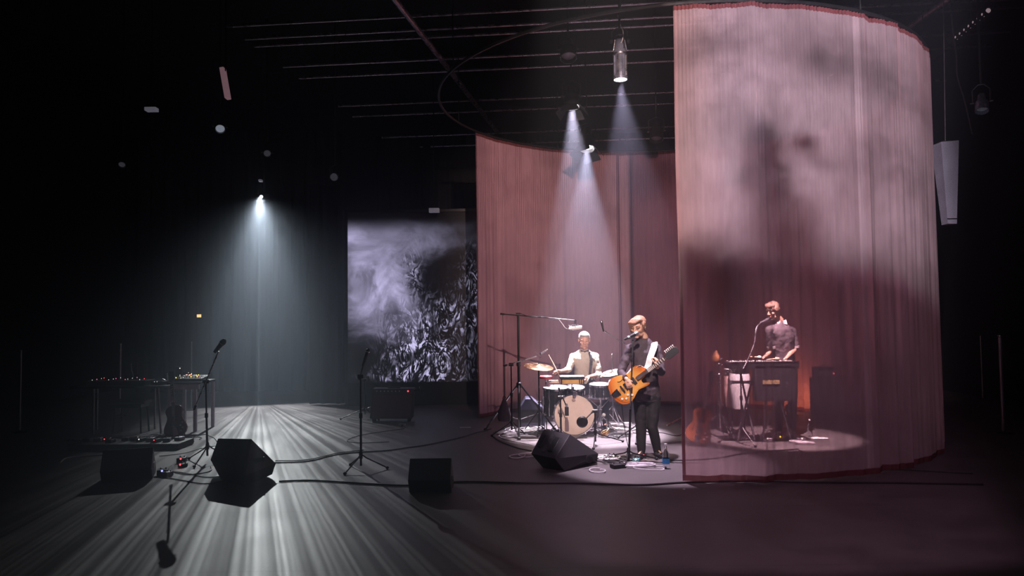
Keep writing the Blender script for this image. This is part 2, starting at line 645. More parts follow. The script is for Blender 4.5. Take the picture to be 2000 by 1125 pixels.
def blob(mb, name, m, parent, voxel=0.005, it=3, world=True):
    o = mb.build(name, m, parent, world)
    r = o.modifiers.new('remesh', 'REMESH')
    r.mode = 'VOXEL'
    r.voxel_size = voxel
    r.use_smooth_shade = True
    s = o.modifiers.new('smooth', 'SMOOTH')
    s.factor = 0.5
    s.iterations = it
    return o


def smooth_path(pts, n=6):
    pts = [V(p) for p in pts]
    out = []
    for i in range(len(pts) - 1):
        a = pts[max(i - 1, 0)]
        b = pts[i]
        c = pts[i + 1]
        d = pts[min(i + 2, len(pts) - 1)]
        for k in range(n):
            t = k / n
            out.append(0.5 * ((2 * b) + (c - a) * t + (2 * a - 5 * b + 4 * c - d) * t * t + (3 * b - a - 3 * c + d) * t ** 3))
    out.append(pts[-1])
    return out


# ------------------------------------------------------------------ the hall
XL, XR, YF, YB, ZC = -10.5, 9.8, -2.0, 20.0, 7.6


def struct(name, mb, m):
    o = mb.build(name, m, smooth=False)
    o['kind'] = 'structure'
    return o


struct('floor', MB().box(((XL + XR) / 2, (YF + YB) / 2, -0.1), (XR - XL, YB - YF, 0.2)), FLOORM)
struct('ceiling', MB().box(((XL + XR) / 2, (YF + YB) / 2, ZC + 0.1), (XR - XL, YB - YF, 0.2)), CEILM)
struct('wall_back', MB().box(((XL + XR) / 2, YB + 0.1, ZC / 2), (XR - XL, 0.2, ZC)), WALLB)
struct('wall_left', MB().box((XL - 0.1, (YF + YB) / 2, ZC / 2), (0.2, YB - YF, ZC)), WALLB)
struct('wall_right', MB().box((XR + 0.1, (YF + YB) / 2, ZC / 2), (0.2, YB - YF, ZC)), WALLB)


def drape(name, label, x0, x1, y, h, m, group=None, amp=0.05, n=None):
    """pleated black drape, a real double layer of cloth"""
    n = n or int((x1 - x0) / 0.03)
    mb = MB()
    vs, fs = [], []
    for i in range(n + 1):
        x = x0 + (x1 - x0) * i / n
        d = amp * (math.sin(x * 21) + 0.5 * math.sin(x * 37 + 1) + 0.4 * math.sin(x * 9))
        for z in (0.02, h * 0.5, h):
            k = 1.0 if z < h else 0.6
            vs.append(V((x, y + d * k, z)))
    for i in range(n):
        for j in range(2):
            a = i * 3 + j
            fs.append((a, a + 3, a + 4, a + 1))
    mb.add(vs, fs)
    o = mb.build(name, m)
    md = o.modifiers.new('solid', 'SOLIDIFY')
    md.thickness = 0.008
    tag(o, label, 'curtain', group)
    return o


drape('black_drape', 'wide black pleated drape closing the back behind the hazy light beam', -9.5, -4.3, 18.6, 6.6, DRAPE)
drape('black_drape', 'narrow black drape hanging just left of the film screen', -4.25, -3.55, 15.5, 4.6, DRAPE)
drape('black_drape', 'black drape far back behind the round curtain and screen', -3.5, 9.5, 19.2, 6.6, DRAPE)


# ---- projection screen with the film of rippling water (a lit screen)
def screen_mat():
    m = bpy.data.materials.new('rear_projected_water_film')
    m.use_nodes = True
    b = m.node_tree.nodes['Principled BSDF']
    g = G(m.node_tree)
    tc = g.n('ShaderNodeTexCoord').outputs['Object']
    sp = g.n('ShaderNodeSeparateXYZ')
    g.put(sp.inputs[0], tc)
    # picture coordinates: x 0..1 over the visible 2.9 m, y 0..1 up the screen
    x = g.m('DIVIDE', sp.outputs[0], 2.95)
    y = g.m('DIVIDE', sp.outputs[2], 3.45)
    q = g.comb(x, g.m('MULTIPLY', y, 1.15))
    n0 = g.noise(q, 2.6, 5.0, 0.6, 0.8)
    n3 = g.noise(q, 7.0, 4.0, 0.6, 1.6)
    # ripples: narrow dark and bright curls
    rot = g.comb(g.m('MULTIPLY', x, 1.7), g.m('MULTIPLY', y, 0.9), 2.0)
    rp = g.noise(rot, 9.0, 3.0, 0.6, 1.9)
    rip = g.smooth(g.m('ABSOLUTE', g.m('SUBTRACT', rp, 0.5)), 0.01, 0.13)
    rip = g.m('POWER', rip, 1.2)

    def bl(cx, cy, rx, ry, k=1.0, sharp=1.0):
        a = g.m('DIVIDE', g.m('SUBTRACT', g.m('ADD', x, g.m('MULTIPLY_ADD', n3, 0.24, -0.12)), cx), rx)
        c = g.m('DIVIDE', g.m('SUBTRACT', g.m('ADD', y, g.m('MULTIPLY_ADD', n0, 0.24, -0.12)), cy), ry)
        return g.m('MULTIPLY', g.m('EXPONENT', g.m('MULTIPLY', g.m('ADD', g.m('MULTIPLY', a, a), g.m('MULTIPLY', c, c)), -sharp)), k)

    cloud = bl(.12, .70, .26, .20, .85)
    for a in ((.33, .52, .17, .18, .8), (.45, .86, .26, .10, .45), (.10, .44, .16, .12, .45), (.52, .95, .45, .05, .2),
              (.44, .36, .13, .14, .55), (.20, .32, .18, .10, .25), (.03, .9, .1, .08, .45), (.75, .82, .3, .06, .22)):
        cloud = g.m('ADD', cloud, bl(*a))
    cloud = g.m('MULTIPLY', cloud, g.smooth(n0, 0.3, 0.7, 0.6, 1.15))
    for a in ((.30, .40, .07, .08, .5), (.13, .62, .05, .10, .4), (.55, .55, .10, .12, .8), (.78, .66, .2, .13, .95)):
        cloud = g.m('MULTIPLY', cloud, g.m('SUBTRACT', 1.0, bl(*a)))
    rm = bl(.60, .22, .26, .20, 1.0)
    for a in ((.46, .10, .18, .12, .9), (.92, .52, .13, .20, .75), (.72, .42, .22, .10, .45), (.5, .02, .35, .04, .6), (.47, .66, .05, .12, .7)):
        rm = g.m('ADD', rm, bl(*a))
    ri = g.m('MULTIPLY', g.m('MINIMUM', rm, 1.0), g.m('MULTIPLY', rip, g.smooth(n3, 0.35, 0.62, 0.25, 1.15)))
    s = g.m('ADD', g.m('MULTIPLY', cloud, g.m('SUBTRACT', 1.0, g.m('MULTIPLY', g.m('MINIMUM', rm, 1.0), 0.7))), ri)
    s = g.m('ADD', s, 0.012)
    c = g.mix(g.m('MINIMUM', s, 1.0), (0.03, 0.03, 0.04, 1), (0.36, 0.34, 0.55, 1))
    fade = g.m('MULTIPLY', g.smooth(y, 0.88, 1.0, 1.0, 0.0), g.smooth(y, 0.0, 0.02, 0.2, 1.0))
    b.inputs['Base Color'].default_value = (0.03, 0.03, 0.035, 1)
    b.inputs['Roughness'].default_value = 0.8
    g.put(b.inputs['Emission Color'], c)
    g.put(b.inputs['Emission Strength'], g.m('MULTIPLY', fade, g.m('MULTIPLY', g.m('MINIMUM', s, 1.1), 1.9)))
    return m


sb = W(680, 748, 15.2)
sx0, sz0 = sb.x, sb.z
scr = thing('projection_screen', 'tall film screen showing rippling water beside the round curtain', 'screen', (sx0, 15.2, sz0))
MB().box((sx0 + 2.1, 15.2, sz0 + 1.75), (4.2, 0.03, 3.5)).build('screen_sheet', screen_mat(), scr, smooth=False)
MB().box((sx0 + 2.1, 15.24, sz0 / 2), (4.2, 0.04, sz0)).build('skirt', DRAPE, scr, smooth=False)
mb = MB().box((sx0 - 0.03, 15.23, (sz0 + 3.5) / 2), (0.05, 0.06, sz0 + 3.6))
mb.box((sx0 + 2.1, 15.23, sz0 + 3.54), (4.3, 0.06, 0.06)).box((sx0 + 4.23, 15.23, (sz0 + 3.5) / 2), (0.05, 0.06, sz0 + 3.6))
mb.build('screen_frame', BLK, scr, smooth=False)


# ---- round curtain
def ring_pt(th, r, z):
    """th in degrees, 0 = away from the camera, clockwise seen from above"""
    t = rad(th)
    return V((CX + r * math.sin(t), CY + r * math.cos(t), z))


def fold(th, seed, amp):
    x = th * 0.061 * 3.5 / 3.5
    s = math.sin(th * 0.60 + seed) * 0.55 + math.sin(th * 1.37 + seed * 2.1) * 0.30 + math.sin(th * 3.3 + seed * 3.7) * 0.13
    s *= 0.6 + 0.4 * math.sin(th * 0.21 + seed)
    return amp * s


def curtain(name, label, a0, a1, m, seed, amp, z0=0.015, hem=True, step=0.22, dr=0.0):
    t = thing(name, label, 'curtain', ring_pt((a0 + a1) / 2, CRAD, 0), group=None)
    n = int((a1 - a0) / step)
    zs = [z0 + 0.06] + [z0 + 0.06 + (CH - z0 - 0.06) * k / 12 for k in range(1, 13)]

    def pt(th, z):
        k = 1.0 - 0.35 * (z / CH)
        extra = 0.012 * math.sin(th * 9.1 + 1.3 * math.sin(th * 0.7)) * (z / CH) ** 3
        return ring_pt(th + 0.10 * math.sin(z * 2 + th * 0.4), CRAD + dr + fold(th, seed, amp) * k + extra, z)

    def strip(name, zz, mm, x0=a0, x1=a1, off=0.0):
        nn = max(2, int((x1 - x0) / step))
        vs, fs = [], []
        for i in range(nn + 1):
            th = x0 + (x1 - x0) * i / nn
            for z in zz:
                vs.append(pt(th, z) + V((CX - pt(th, z).x, CY - pt(th, z).y, 0)).normalized() * off)
        L = len(zz)
        for i in range(nn):
            for j in range(L - 1):
                a = i * L + j
                fs.append((a, a + L, a + L + 1, a + 1))
        o = MB().add(vs, fs).build(name, mm, t)
        o.data.shade_smooth()
        return o
    strip('cloth', zs, m)
    if hem:
        strip('hem', [z0, z0 + 0.06], HEMM)
        strip('heading_band', [CH, CH + 0.05], HEMM)
        strip('edge_hem', zs, HEMM, a0, a0 + 0.55, 0.006)
        strip('edge_hem', zs, HEMM, a1 - 0.55, a1, 0.006)
    return t


def ang_of(p):
    return math.degrees(math.atan2(p.x - CX, p.y - CY))


A_FRONT = ang_of(P(1334, 940)) % 360           # left edge of the sheer front length
A_BACKL = ang_of(P(968, 820)) % 360            # left edge of the rose back length
curtain('sheer_curtain', 'sheer rose curtain length in front of the keyboard player, clouds projected on it', 80.0, A_FRONT, SHEER, 1.7, 0.075)
curtain('rose_curtain', 'rose curtain length behind the drummer, left side of the ring', A_BACKL - 360, -4.0, ROSE, 0.4, 0.030)
curtain('rose_curtain', 'rose curtain length with deep folds behind the guitarist and keyboard player', -5.0, 79.0, ROSE, 2.9, 0.085)

tr = thing('curtain_track', 'thin round curtain track ring hung from the ceiling grid', 'curtain track', (CX, CY, CH + 0.07))
MB().tube([ring_pt(a, CRAD, CH + 0.075) for a in range(0, 360, 4)], 0.022, 6, closed=True).build('rail', BLK, tr)
for a in range(20, 380, 45):
    MB().cyl(ring_pt(a, CRAD, CH + 0.08), ring_pt(a, CRAD, 6.2), 0.008, seg=6).build('hanger_rod', BLK, tr)

# ---- ceiling grid of lighting pipes
PZ = 6.3
pv = [(20, 0), (45, 0), (92, 1), (118, 1), (141, 1), (186, 1), (206, 1), (252, 1), (270, 1)]
names = ['first', 'second', 'third', 'fourth', 'fifth', 'sixth', 'seventh', 'eighth', 'ninth']
for i, (v, _) in enumerate([(8, 0), (36, 0), (52, 0), (97, 0), (122, 0), (183, 0), (205, 0), (250, 0), (272, 0)]):
    c = P(1240, v, PZ)
    a, b = V((c.x - 6.2, c.y + 0.62, PZ)), V((c.x + 6.0, c.y - 0.6, PZ))
    o = MB().cyl(a, b, 0.024, seg=10).build('lighting_pipe', PIPE)
    tag(o, 'grey lighting pipe across the ceiling grid, %s counted from the front' % names[i], 'pipe', 'lighting pipes of the ceiling grid')
# one heavier pipe running the other way
a, b = P(795, 30, 6.15), P(965, 250, 6.15)
d = (b - a).normalized()
o = MB().cyl(a - d * 1.5, b + d * 0.4, 0.045, seg=12).build('lighting_pipe', PIPE)
tag(o, 'thicker pipe slanting across the grid above the left side of the curtain ring', 'pipe')
a, b = P(1765, 60, 6.2), P(1850, 0, 6.2)
d = (b - a).normalized()
o = MB().cyl(a, b + d * 2, 0.04, seg=12).build('lighting_pipe', PIPE)
tag(o, 'thicker pipe slanting up beyond the right top of the round curtain', 'pipe')

# ------------------------------------------------------------------ stage lights
def clamp_and_drop(t, top, z1=7.6):
    """hook clamp and drop pipe from the grid"""
    MB().cyl((top.x, top.y, top.z), (top.x, top.y, z1), 0.014, seg=8).build('drop_pipe', BLK, t)
    MB().box((top.x, top.y, z1), (0.06, 0.09, 0.10)).build('hook_clamp', BLK, t, bevel=0.006)


def par_can(label, loc, aim, r=0.11, L=0.30, doors=True, lens=LW, light=None, group=None, name='stage_spotlight', body=BLK):
    loc = V(loc)
    d = (V(aim) - loc).normalized()
    t = thing(name, label, 'stage light', (loc.x, loc.y, loc.z), group=group)
    R = frame(d)
    o = loc - d * L                 # rear
    MB().lathe([(0, 0), (r * .5, 0), (r * .6, .02), (r * .62, L * .35), (r * .95, L * .5), (r, L * .55), (r, L), (r * 1.06, L),
                (r * 1.06, L + .015), (r * .96, L + .015), (r * .9, L * .8), (0, L * .8)], o, R=R, seg=28).build('can', body, t)
    MB().lathe([(0, L * .84), (r * .9, L * .84), (r * .9, L * .86), (r * .4, L * .90), (0, L * .91)], o, R=R, seg=24).build('lens', lens, t)
    c = o + d * L * .5
    s = R.col[0] if abs(R.col[0].z) < 0.5 else R.col[1]
    top = c + V((0, 0, r + 0.14))
    mb = MB()
    mb.tube([c + s * (r + .015), c + s * (r + .02) + V((0, 0, r + .08)), top + s * .03, top - s * .03,
             c - s * (r + .02) + V((0, 0, r + .08)), c - s * (r + .015)], 0.010, 6)
    mb.build('yoke', BLK, t)
    for q in (-1, 1):
        MB().cyl(c + s * q * (r + .005), c + s * q * (r + .045), .018, seg=10).build('tilt_knob', BLK, t)
    clamp_and_drop(t, top)
    if doors:
        f = o + d * (L + .015)
        for k in range(4):
            a = math.pi / 2 * k + .4
            n = R.col[0] * math.cos(a) + R.col[1] * math.sin(a)
            tg = R.col[1] * math.cos(a) - R.col[0] * math.sin(a)
            out = (n * 0.50 + d).normalized() if k % 2 else (n * 0.9 + d).normalized()
            h = .17
            w0, w1 = r * .85, r * 1.25
            b0 = f + n * r
            th = out.cross(tg).normalized() * .0025
            vs = []
            for e in (-1, 1):
                vs += [b0 - tg * w0 + th * e, b0 + tg * w0 + th * e, b0 + out * h + tg * w1 + th * e, b0 + out * h - tg * w1 + th * e]
            MB().add(vs, [(0, 1, 2, 3), (7, 6, 5, 4), (0, 4, 5, 1), (1, 5, 6, 2), (2, 6, 7, 3), (3, 7, 4, 0)]).build('barn_door', BLK, t, smooth=False)
    if light:
        e, col, size, rr = light
        spot('beam', o + d * (L * .95), aim, e, col, size, 0.35, rr, parent=t)
    return t


def profile_spot(label, u, v0, v1, Y, light, group=None):
    top, bot = W(u, v0, Y), W(u, v1, Y)
    top.x = bot.x = (top.x + bot.x) / 2
    L = top.z - bot.z
    t = thing('profile_spotlight', label, 'stage light', bot, group=group)
    r = L * .145
    Z = lambda f: bot.z + L * f
    o = V((bot.x, Y, 0))
    MB().lathe([(r * .93, Z(0)), (r * 1.02, Z(0)), (r * 1.02, Z(.05)), (r * .88, Z(.06)), (r * .86, Z(.50)), (r * .75, Z(.52)), (r * .7, Z(.53))][::1]
               + [(r * .5, Z(.53))], o, seg=28).build('lens_tube', body_blue, t)
    MB().lathe([(r * .72, Z(.53)), (r * .95, Z(.55)), (r * .9, Z(.60)), (r * .62, Z(.86)), (r * .5, Z(.92)), (r * .2, Z(.94)), (0, Z(.94))], o, seg=28).build('reflector_housing', body_blue, t)
    MB().lathe([(r * .74, Z(.515)), (r * 1.0, Z(.515)), (r * 1.0, Z(.545)), (r * .74, Z(.545))], o, seg=28).build('gate_ring', STL, t)
    for k in range(8):
        a = math.pi / 4 * k + .3
        c, s = math.cos(a), math.sin(a)
        MB().box((o.x + c * r * .93, o.y + s * r * .93, Z(.28)), (.014, .02, L * .42), Matrix.Rotation(a, 3, 'Z')).build('cooling_fin', STL if k % 2 else body_blue, t)
    for k in range(6):
        a = math.pi / 3 * k
        c, s = math.cos(a), math.sin(a)
        MB().box((o.x + c * r * .78, o.y + s * r * .78, Z(.73)), (.010, .016, L * .24), Matrix.Rotation(a, 3, 'Z') @ Matrix.Rotation(-.16, 3, 'Y')).build('cooling_fin', STL if k % 2 else body_blue, t)
    MB().lathe([(0, Z(.022)), (r * .9, Z(.022)), (r * .9, Z(.028)), (0, Z(.03))], o, seg=24).build('lens', LW, t)
    for q in (-1, 1):
        MB().lathe([(.0, 0), (.028, 0), (.032, .012), (.02, .035), (0, .035)], o + V((q * r * 1.02, 0, Z(.80))), axis=(q, 0, 0), seg=10).build('tilt_knob', BLK, t)
    MB().tube([o + V((-r * 1.1, 0, Z(.80))), o + V((-r * 1.1, 0, Z(1.0))), o + V((-r * .5, 0, Z(1.06))), o + V((r * .5, 0, Z(1.06))), o + V((r * 1.1, 0, Z(1.0))), o + V((r * 1.1, 0, Z(.80)))], .011, 6).build('yoke', BLK, t)
    MB().tube(smooth_path([o + V((0, -r * .6, Z(.72))), o + V((.02, -r * 1.1, Z(.78))), o + V((.03, -r * .9, Z(.95))), o + V((.01, 0, Z(1.15))), o + V((-.02, 0, Z(1.35)))]), .006, 6).build('power_cable', CABLW, t)
    clamp_and_drop(t, o + V((0, 0, Z(1.06))))
    e, col, size, rr, aim = light
    spot('beam', (o.x, o.y, Z(.01)), aim, e, col, size, .3, rr, parent=t)
    return t


body_blue = mat('slate_lamp_body', (0.24, 0.26, 0.34), 0.30, 0.75)

pc = W(512, 385, 17.0)
t = thing('video_projector', 'small video projector glowing at the apex of the hazy beam on the left', 'projector', pc)
MB().box(pc + V((0, .12, .0)), (.36, .30, .14)).build('body', BLKP, t, bevel=.01)
MB().lathe([(.045, 0), (.05, .04), (.04, .04), (.038, .02), (0, .02)], pc + V((0, -.03, 0)), axis=(0, -1, 0)).build('lens_barrel', BLK, t)
MB().lathe([(0, 0), (.030, 0), (.030, .006), (0, .012)], pc + V((0, -.062, 0)), axis=(0, -1, 0)).build('lens', mat('projector_lens_lit', (.9, .95, 1), .2, emit=(.85, .95, 1), estr=60), t)
MB().cyl(pc + V((0, .12, .06)), (pc.x, pc.y + .12, ZC), .016, seg=8).build('drop_pipe', BLK, t)

DR = W(1141, 690, 11.9)         # drummer's chest
SG = W(1262, 700, 9.17)
KB = W(1522, 660, 10.6)
l1 = W(1117, 208, 12.1)
par_can('upper of the two barn-door spotlights shining down on the drummer', l1, (DR.x - .05, DR.y - .75, 0.4), r=.13, L=.36,
        light=(8500, (.98, .82, 1.0), 27, .05))
l2 = W(1146, 290, 12.9)
par_can('lower barn-door spotlight hanging behind the upper one above the drummer', l2, (DR.x - .05, 11.5, 0.5), r=.14, L=.40,
        light=(5200, (.90, .80, 1.0), 30, .05))
profile_spot('slate-coloured profile spotlight hanging straight down above the guitarist', 1211, 62, 156, 8.9,
             (2600, (.95, .76, 1.0), 34, .05, (1.68, 8.85, 0)))
par_can('spotlight above the keyboard player, its lens glowing through the sheer curtain', W(1478, 203, 9.3), (KB.x - .1, 10.45, 0.2), r=.11, L=.32, doors=False,
        light=(4600, (1.0, .82, .95), 28, .05))
par_can('unlit spotlight hanging in the dark directly above the upper barn-door light', W(1110, 112, 10.9), W(1112, 190, 10.6), r=.12, L=.34, doors=False, lens=mat('dim_reflector', (.3, .26, .3), .4, .5, bump=.5, scale=60))
par_can('unlit spotlight hanging near the right end of the rear pipes beside the sheer curtain', W(1282, 272, 13.2), W(1282, 330, 13.0), r=.12, L=.34, doors=False, lens=MATS['dim_reflector'])
par_can('lamp hanging left of the video projector, blue glint painted on its broad lens', W(430, 252, 12.5), W(432, 330, 11.0), r=.08, L=.26, doors=False, lens=GLINTB)
par_can('lamp above the video projector with a faint glint painted on its lens', W(522, 300, 14.0), W(524, 330, 13.0), r=.07, L=.2, doors=False, lens=GLINT)
par_can('small lamp with a painted glint at the far left of the ceiling grid', W(238, 322, 13.0), W(232, 345, 12.6), r=.06, L=.2, doors=False, lens=GLINT)
par_can('unlit spotlight hanging above the film screen', W(652, 346, 14.0), W(640, 352, 13.4), r=.08, L=.24, doors=False, lens=GLINT)
par_can('unlit moving-head lamp high at the right beyond the round curtain', W(1918, 215, 8.5), W(1922, 300, 8.3), r=.07, L=.22, doors=False, lens=GLINT, body=body_blue)
par_can('unlit spotlight behind the top of the sheer curtain, seen through the cloth', W(1636, 190, 11.2), W(1640, 300, 11.0), r=.11, L=.3, doors=False, lens=GLINT)

par_can('front spotlight hung above the audience aimed at the guitarist and the drums', (0.3, 3.2, 6.3), (1.2, 9.9, 0.6), r=.12, L=.36,
        light=(3800, (1.0, .82, .78), 17, .06))

# small unseen uplight, added behind the amplifier to warm the curtain
q = V((4.75, 12.75, 0))
t = thing('added_uplight', 'small amber floor light added unseen behind the amplifier stack to warm the curtain', 'stage light', q)
MB().box(q + V((0, 0, .02)), (.22, .16, .04)).build('base', BLK, t, bevel=.006)
MB().lathe([(0, 0), (.06, 0), (.075, .03), (.08, .16), (.07, .16), (.065, .12), (0, .12)], q + V((0, -.03, .07)), axis=(.25, .75, .45)).build('can', BLK, t)
MB().tube([q + V((-.09, 0, .03)), q + V((-.09, 0, .14)), q + V((.09, 0, .14)), q + V((.09, 0, .03))], .007, 6).build('yoke', BLK, t)
MB().lathe([(0, .125), (.062, .125), (.062, .13), (0, .135)], q + V((0, -.03, .07)), axis=(.25, .75, .45)).build('lens', LAMB, t)
spot('added_uplight_beam', q + V((.05, .12, .2)), q + V((.7, 2.0, .75)), 42, (1.0, .42, .16), 150, 1.0, .04, parent=t)

# fittings high in the dark; glowing materials imitate the stray light they catch
def fitting(label, u, v, Y, w_, h_, tilt=0, m=None):
    c = W(u, v, Y)
    s = Y / F
    t = thing('lamp_housing', label, 'stage light', c)
    R = Matrix.Rotation(rad(tilt), 3, 'Y')
    MB().box(c, (w_ * s, .12, h_ * s), R).build('housing', m or ALU, t, bevel=.004)
    MB().cyl(c + V((0, 0, h_ * s * .4)), (c.x, c.y, ZC), .010, seg=6).build('drop_pipe', BLK, t)
    return t


GLINTP = mat('painted_fitting_glint', (.5, .5, .55), .5, emit=(.6, .6, .8), estr=.12)  # glow painted into the housing in place of a reflection
fitting('small pale fixture hanging at the upper left with a bluish front', 296, 214, 12, 22, 7, 0, GLINTP)
fitting('long narrow reddish fixture hanging at the upper left, slightly tilted', 440, 163, 11, 8, 62, -10, mat('painted_red_glint', (.35, .2, .22), .5, emit=(.6, .35, .42), estr=.22))  # reddish glow painted in for the glint along this housing
fitting('small white fixture above the middle of the film screen', 848, 411, 14.6, 20, 8, 0, GLINTP)
fitting('tiny white fixture directly above the video projector', 509, 353, 16.6, 6, 4, 0, GLINTP)

c = W(390, 617, 18.2)
t = thing('exit_lamp', 'small glowing amber lamp high on the dark back wall at the left', 'lamp', c)
MB().box(c, (.12, .06, .09)).build('housing', BLK, t)
MB().box(c + V((0, -.035, 0)), (.10, .02, .07)).build('lamp_cover', mat('amber_lamp_cover', (.9, .6, .3), .4, emit=(1, .58, .25), estr=1.6), t)
MB().cyl(c, (c.x, 18.75, c.z), .015, seg=6).build('wall_arm', BLK, t)

# LED batten at the upper right
a, b = W(1867, 74, 9.0), W(1928, 22, 8.6)
t = thing('light_batten', 'black batten with a row of eight small round lamps at the upper right', 'stage light', (a + b) / 2)
d = (b - a).normalized()
MB().box((a + b) / 2 + V((0, .05, .0)), ((b - a).length + .1, .1, .09), Matrix((d, frame(d).col[1], frame(d).col[0])).transposed()).build('housing', BLK, t)
for k in range(8):
    p = a + (b - a) * k / 7
    MB().ell(p + V((0, -.02, 0)), (.028, .02, .028)).build('lamp', mat('dim_batten_lamp', (.4, .35, .38), .4, emit=(.6, .45, .5), estr=.35), t)
MB().cyl((a + b) / 2, V(((a + b) / 2).to_tuple()[:2] + (6.5,)), .01, seg=6).build('drop_pipe', BLK, t)

# hanging column loudspeaker at right
Y = 9.2
tl, tr_, bl_, br_ = W(1838, 277, Y), W(1873, 274, Y), W(1851, 437, Y), W(1869, 437, Y)
t = thing('column_loudspeaker', 'tapered grey loudspeaker column hanging at the right beyond the curtain', 'loudspeaker', (tl + br_) / 2)
fz = V((0, .22, 0))
MB().add([tl, tr_, br_, bl_, tl + fz, tr_ + fz, br_ + fz * .6, bl_ + fz * .6], [(0, 1, 2, 3), (7, 6, 5, 4), (0, 4, 5, 1), (1, 5, 6, 2), (2, 6, 7, 3), (3, 7, 4, 0)]).build(
    'cabinet', mat('grey_speaker_cloth', (.22, .22, .28), .8, bump=.8, scale=120, vary=.35), t, smooth=False)
m1, m2 = bl_ + (tl - bl_) * .06, br_ + (tr_ - br_) * .06
MB().box((m1 + m2) / 2 + V((0, -.004, 0)), ((m2 - m1).length, .01, .012)).build('joint_line', BLK, t)
tc_ = (tl + tr_) / 2 + V((0, .1, 0))
MB().cyl(tc_, W(1853, 0, Y) + V((0, .1, .4)), .006, seg=6).build('suspension_cable', ALU, t)
MB().box(tc_, (.12, .08, .04)).build('bracket', BLK, t)
o = MB().tube(smooth_path([W(1856, 0, 8.8), W(1861, 60, 8.8), W(1868, 110, 8.8), W(1870, 150, 8.8), W(1885, 200, 8.8), W(1899, 262, 8.8)]), .009, 6).build('hanging_cable', CABLE)
tag(o, 'thin cable hanging down from the grid beside the light batten', 'cable')


# ------------------------------------------------------------------ posts at the edges
def post(label, u, v0, v1, Y, r=.018):
    a, b = W(u, v0, Y), W(u, v1, Y)
    a.x = b.x = (a.x + b.x) / 2
    t = thing('barrier_post', label, 'post', (a.x, Y, 0))
    MB().cyl((a.x, Y, 0.01), (a.x, Y, a.z), r, seg=10).build('pole', ALU, t)
    MB().lathe([(0, 0), (.11, 0), (.11, .012), (.03, .03), (0, .03)], (a.x, Y, 0)).build('foot', BLK, t)
    MB().ell((a.x, Y, a.z), (r * 1.3, r * 1.3, r * .8)).build('cap', STL, t)
    return t


post('stout pale steel post standing at the far right', 1957, 656, 842, 10.7, .028)
post('thin dim post left of the stout one at the far right', 1917, 656, 770, 15.0, .016)
post('steel post close against the right edge of the round curtain', 1814, 650, 800, 13.6, .03)
post('dim post just right of the one touching the round curtain', 1826, 652, 800, 13.6, .012)
post('dim post standing alone at the far left edge', 40, 685, 800, 12.0, .014)
post('thin tall post rising behind the left equipment table', 235, 672, 790, 14.0, .016)
post('very faint tall post behind the small mixer table', 374, 668, 800, 14.8, .010)


# ------------------------------------------------------------------ microphones and stands
def mic_part(mb_parent, pos, d, r=.026, L=.17, head=BLK, body=BLKP):
    d = V(d).normalized()
    o = MB().lathe([(0, -L), (r * .55, -L), (r * .6, -L * .9), (r * .85, -r * .4), (r * .8, 0)], pos, R=frame(d), seg=16).build('microphone', body, mb_parent)
    MB().ell(V(pos) + d * r * .5, (r, r, r * 1.25), frame(d), u=18, v=12).build('grille', head, o)
    MB().lathe([(r * .95, -.004), (r * 1.1, -.004), (r * 1.1, .006), (r * .95, .006)], pos, R=frame(d), seg=16).build('collar', STL, o)
    return o


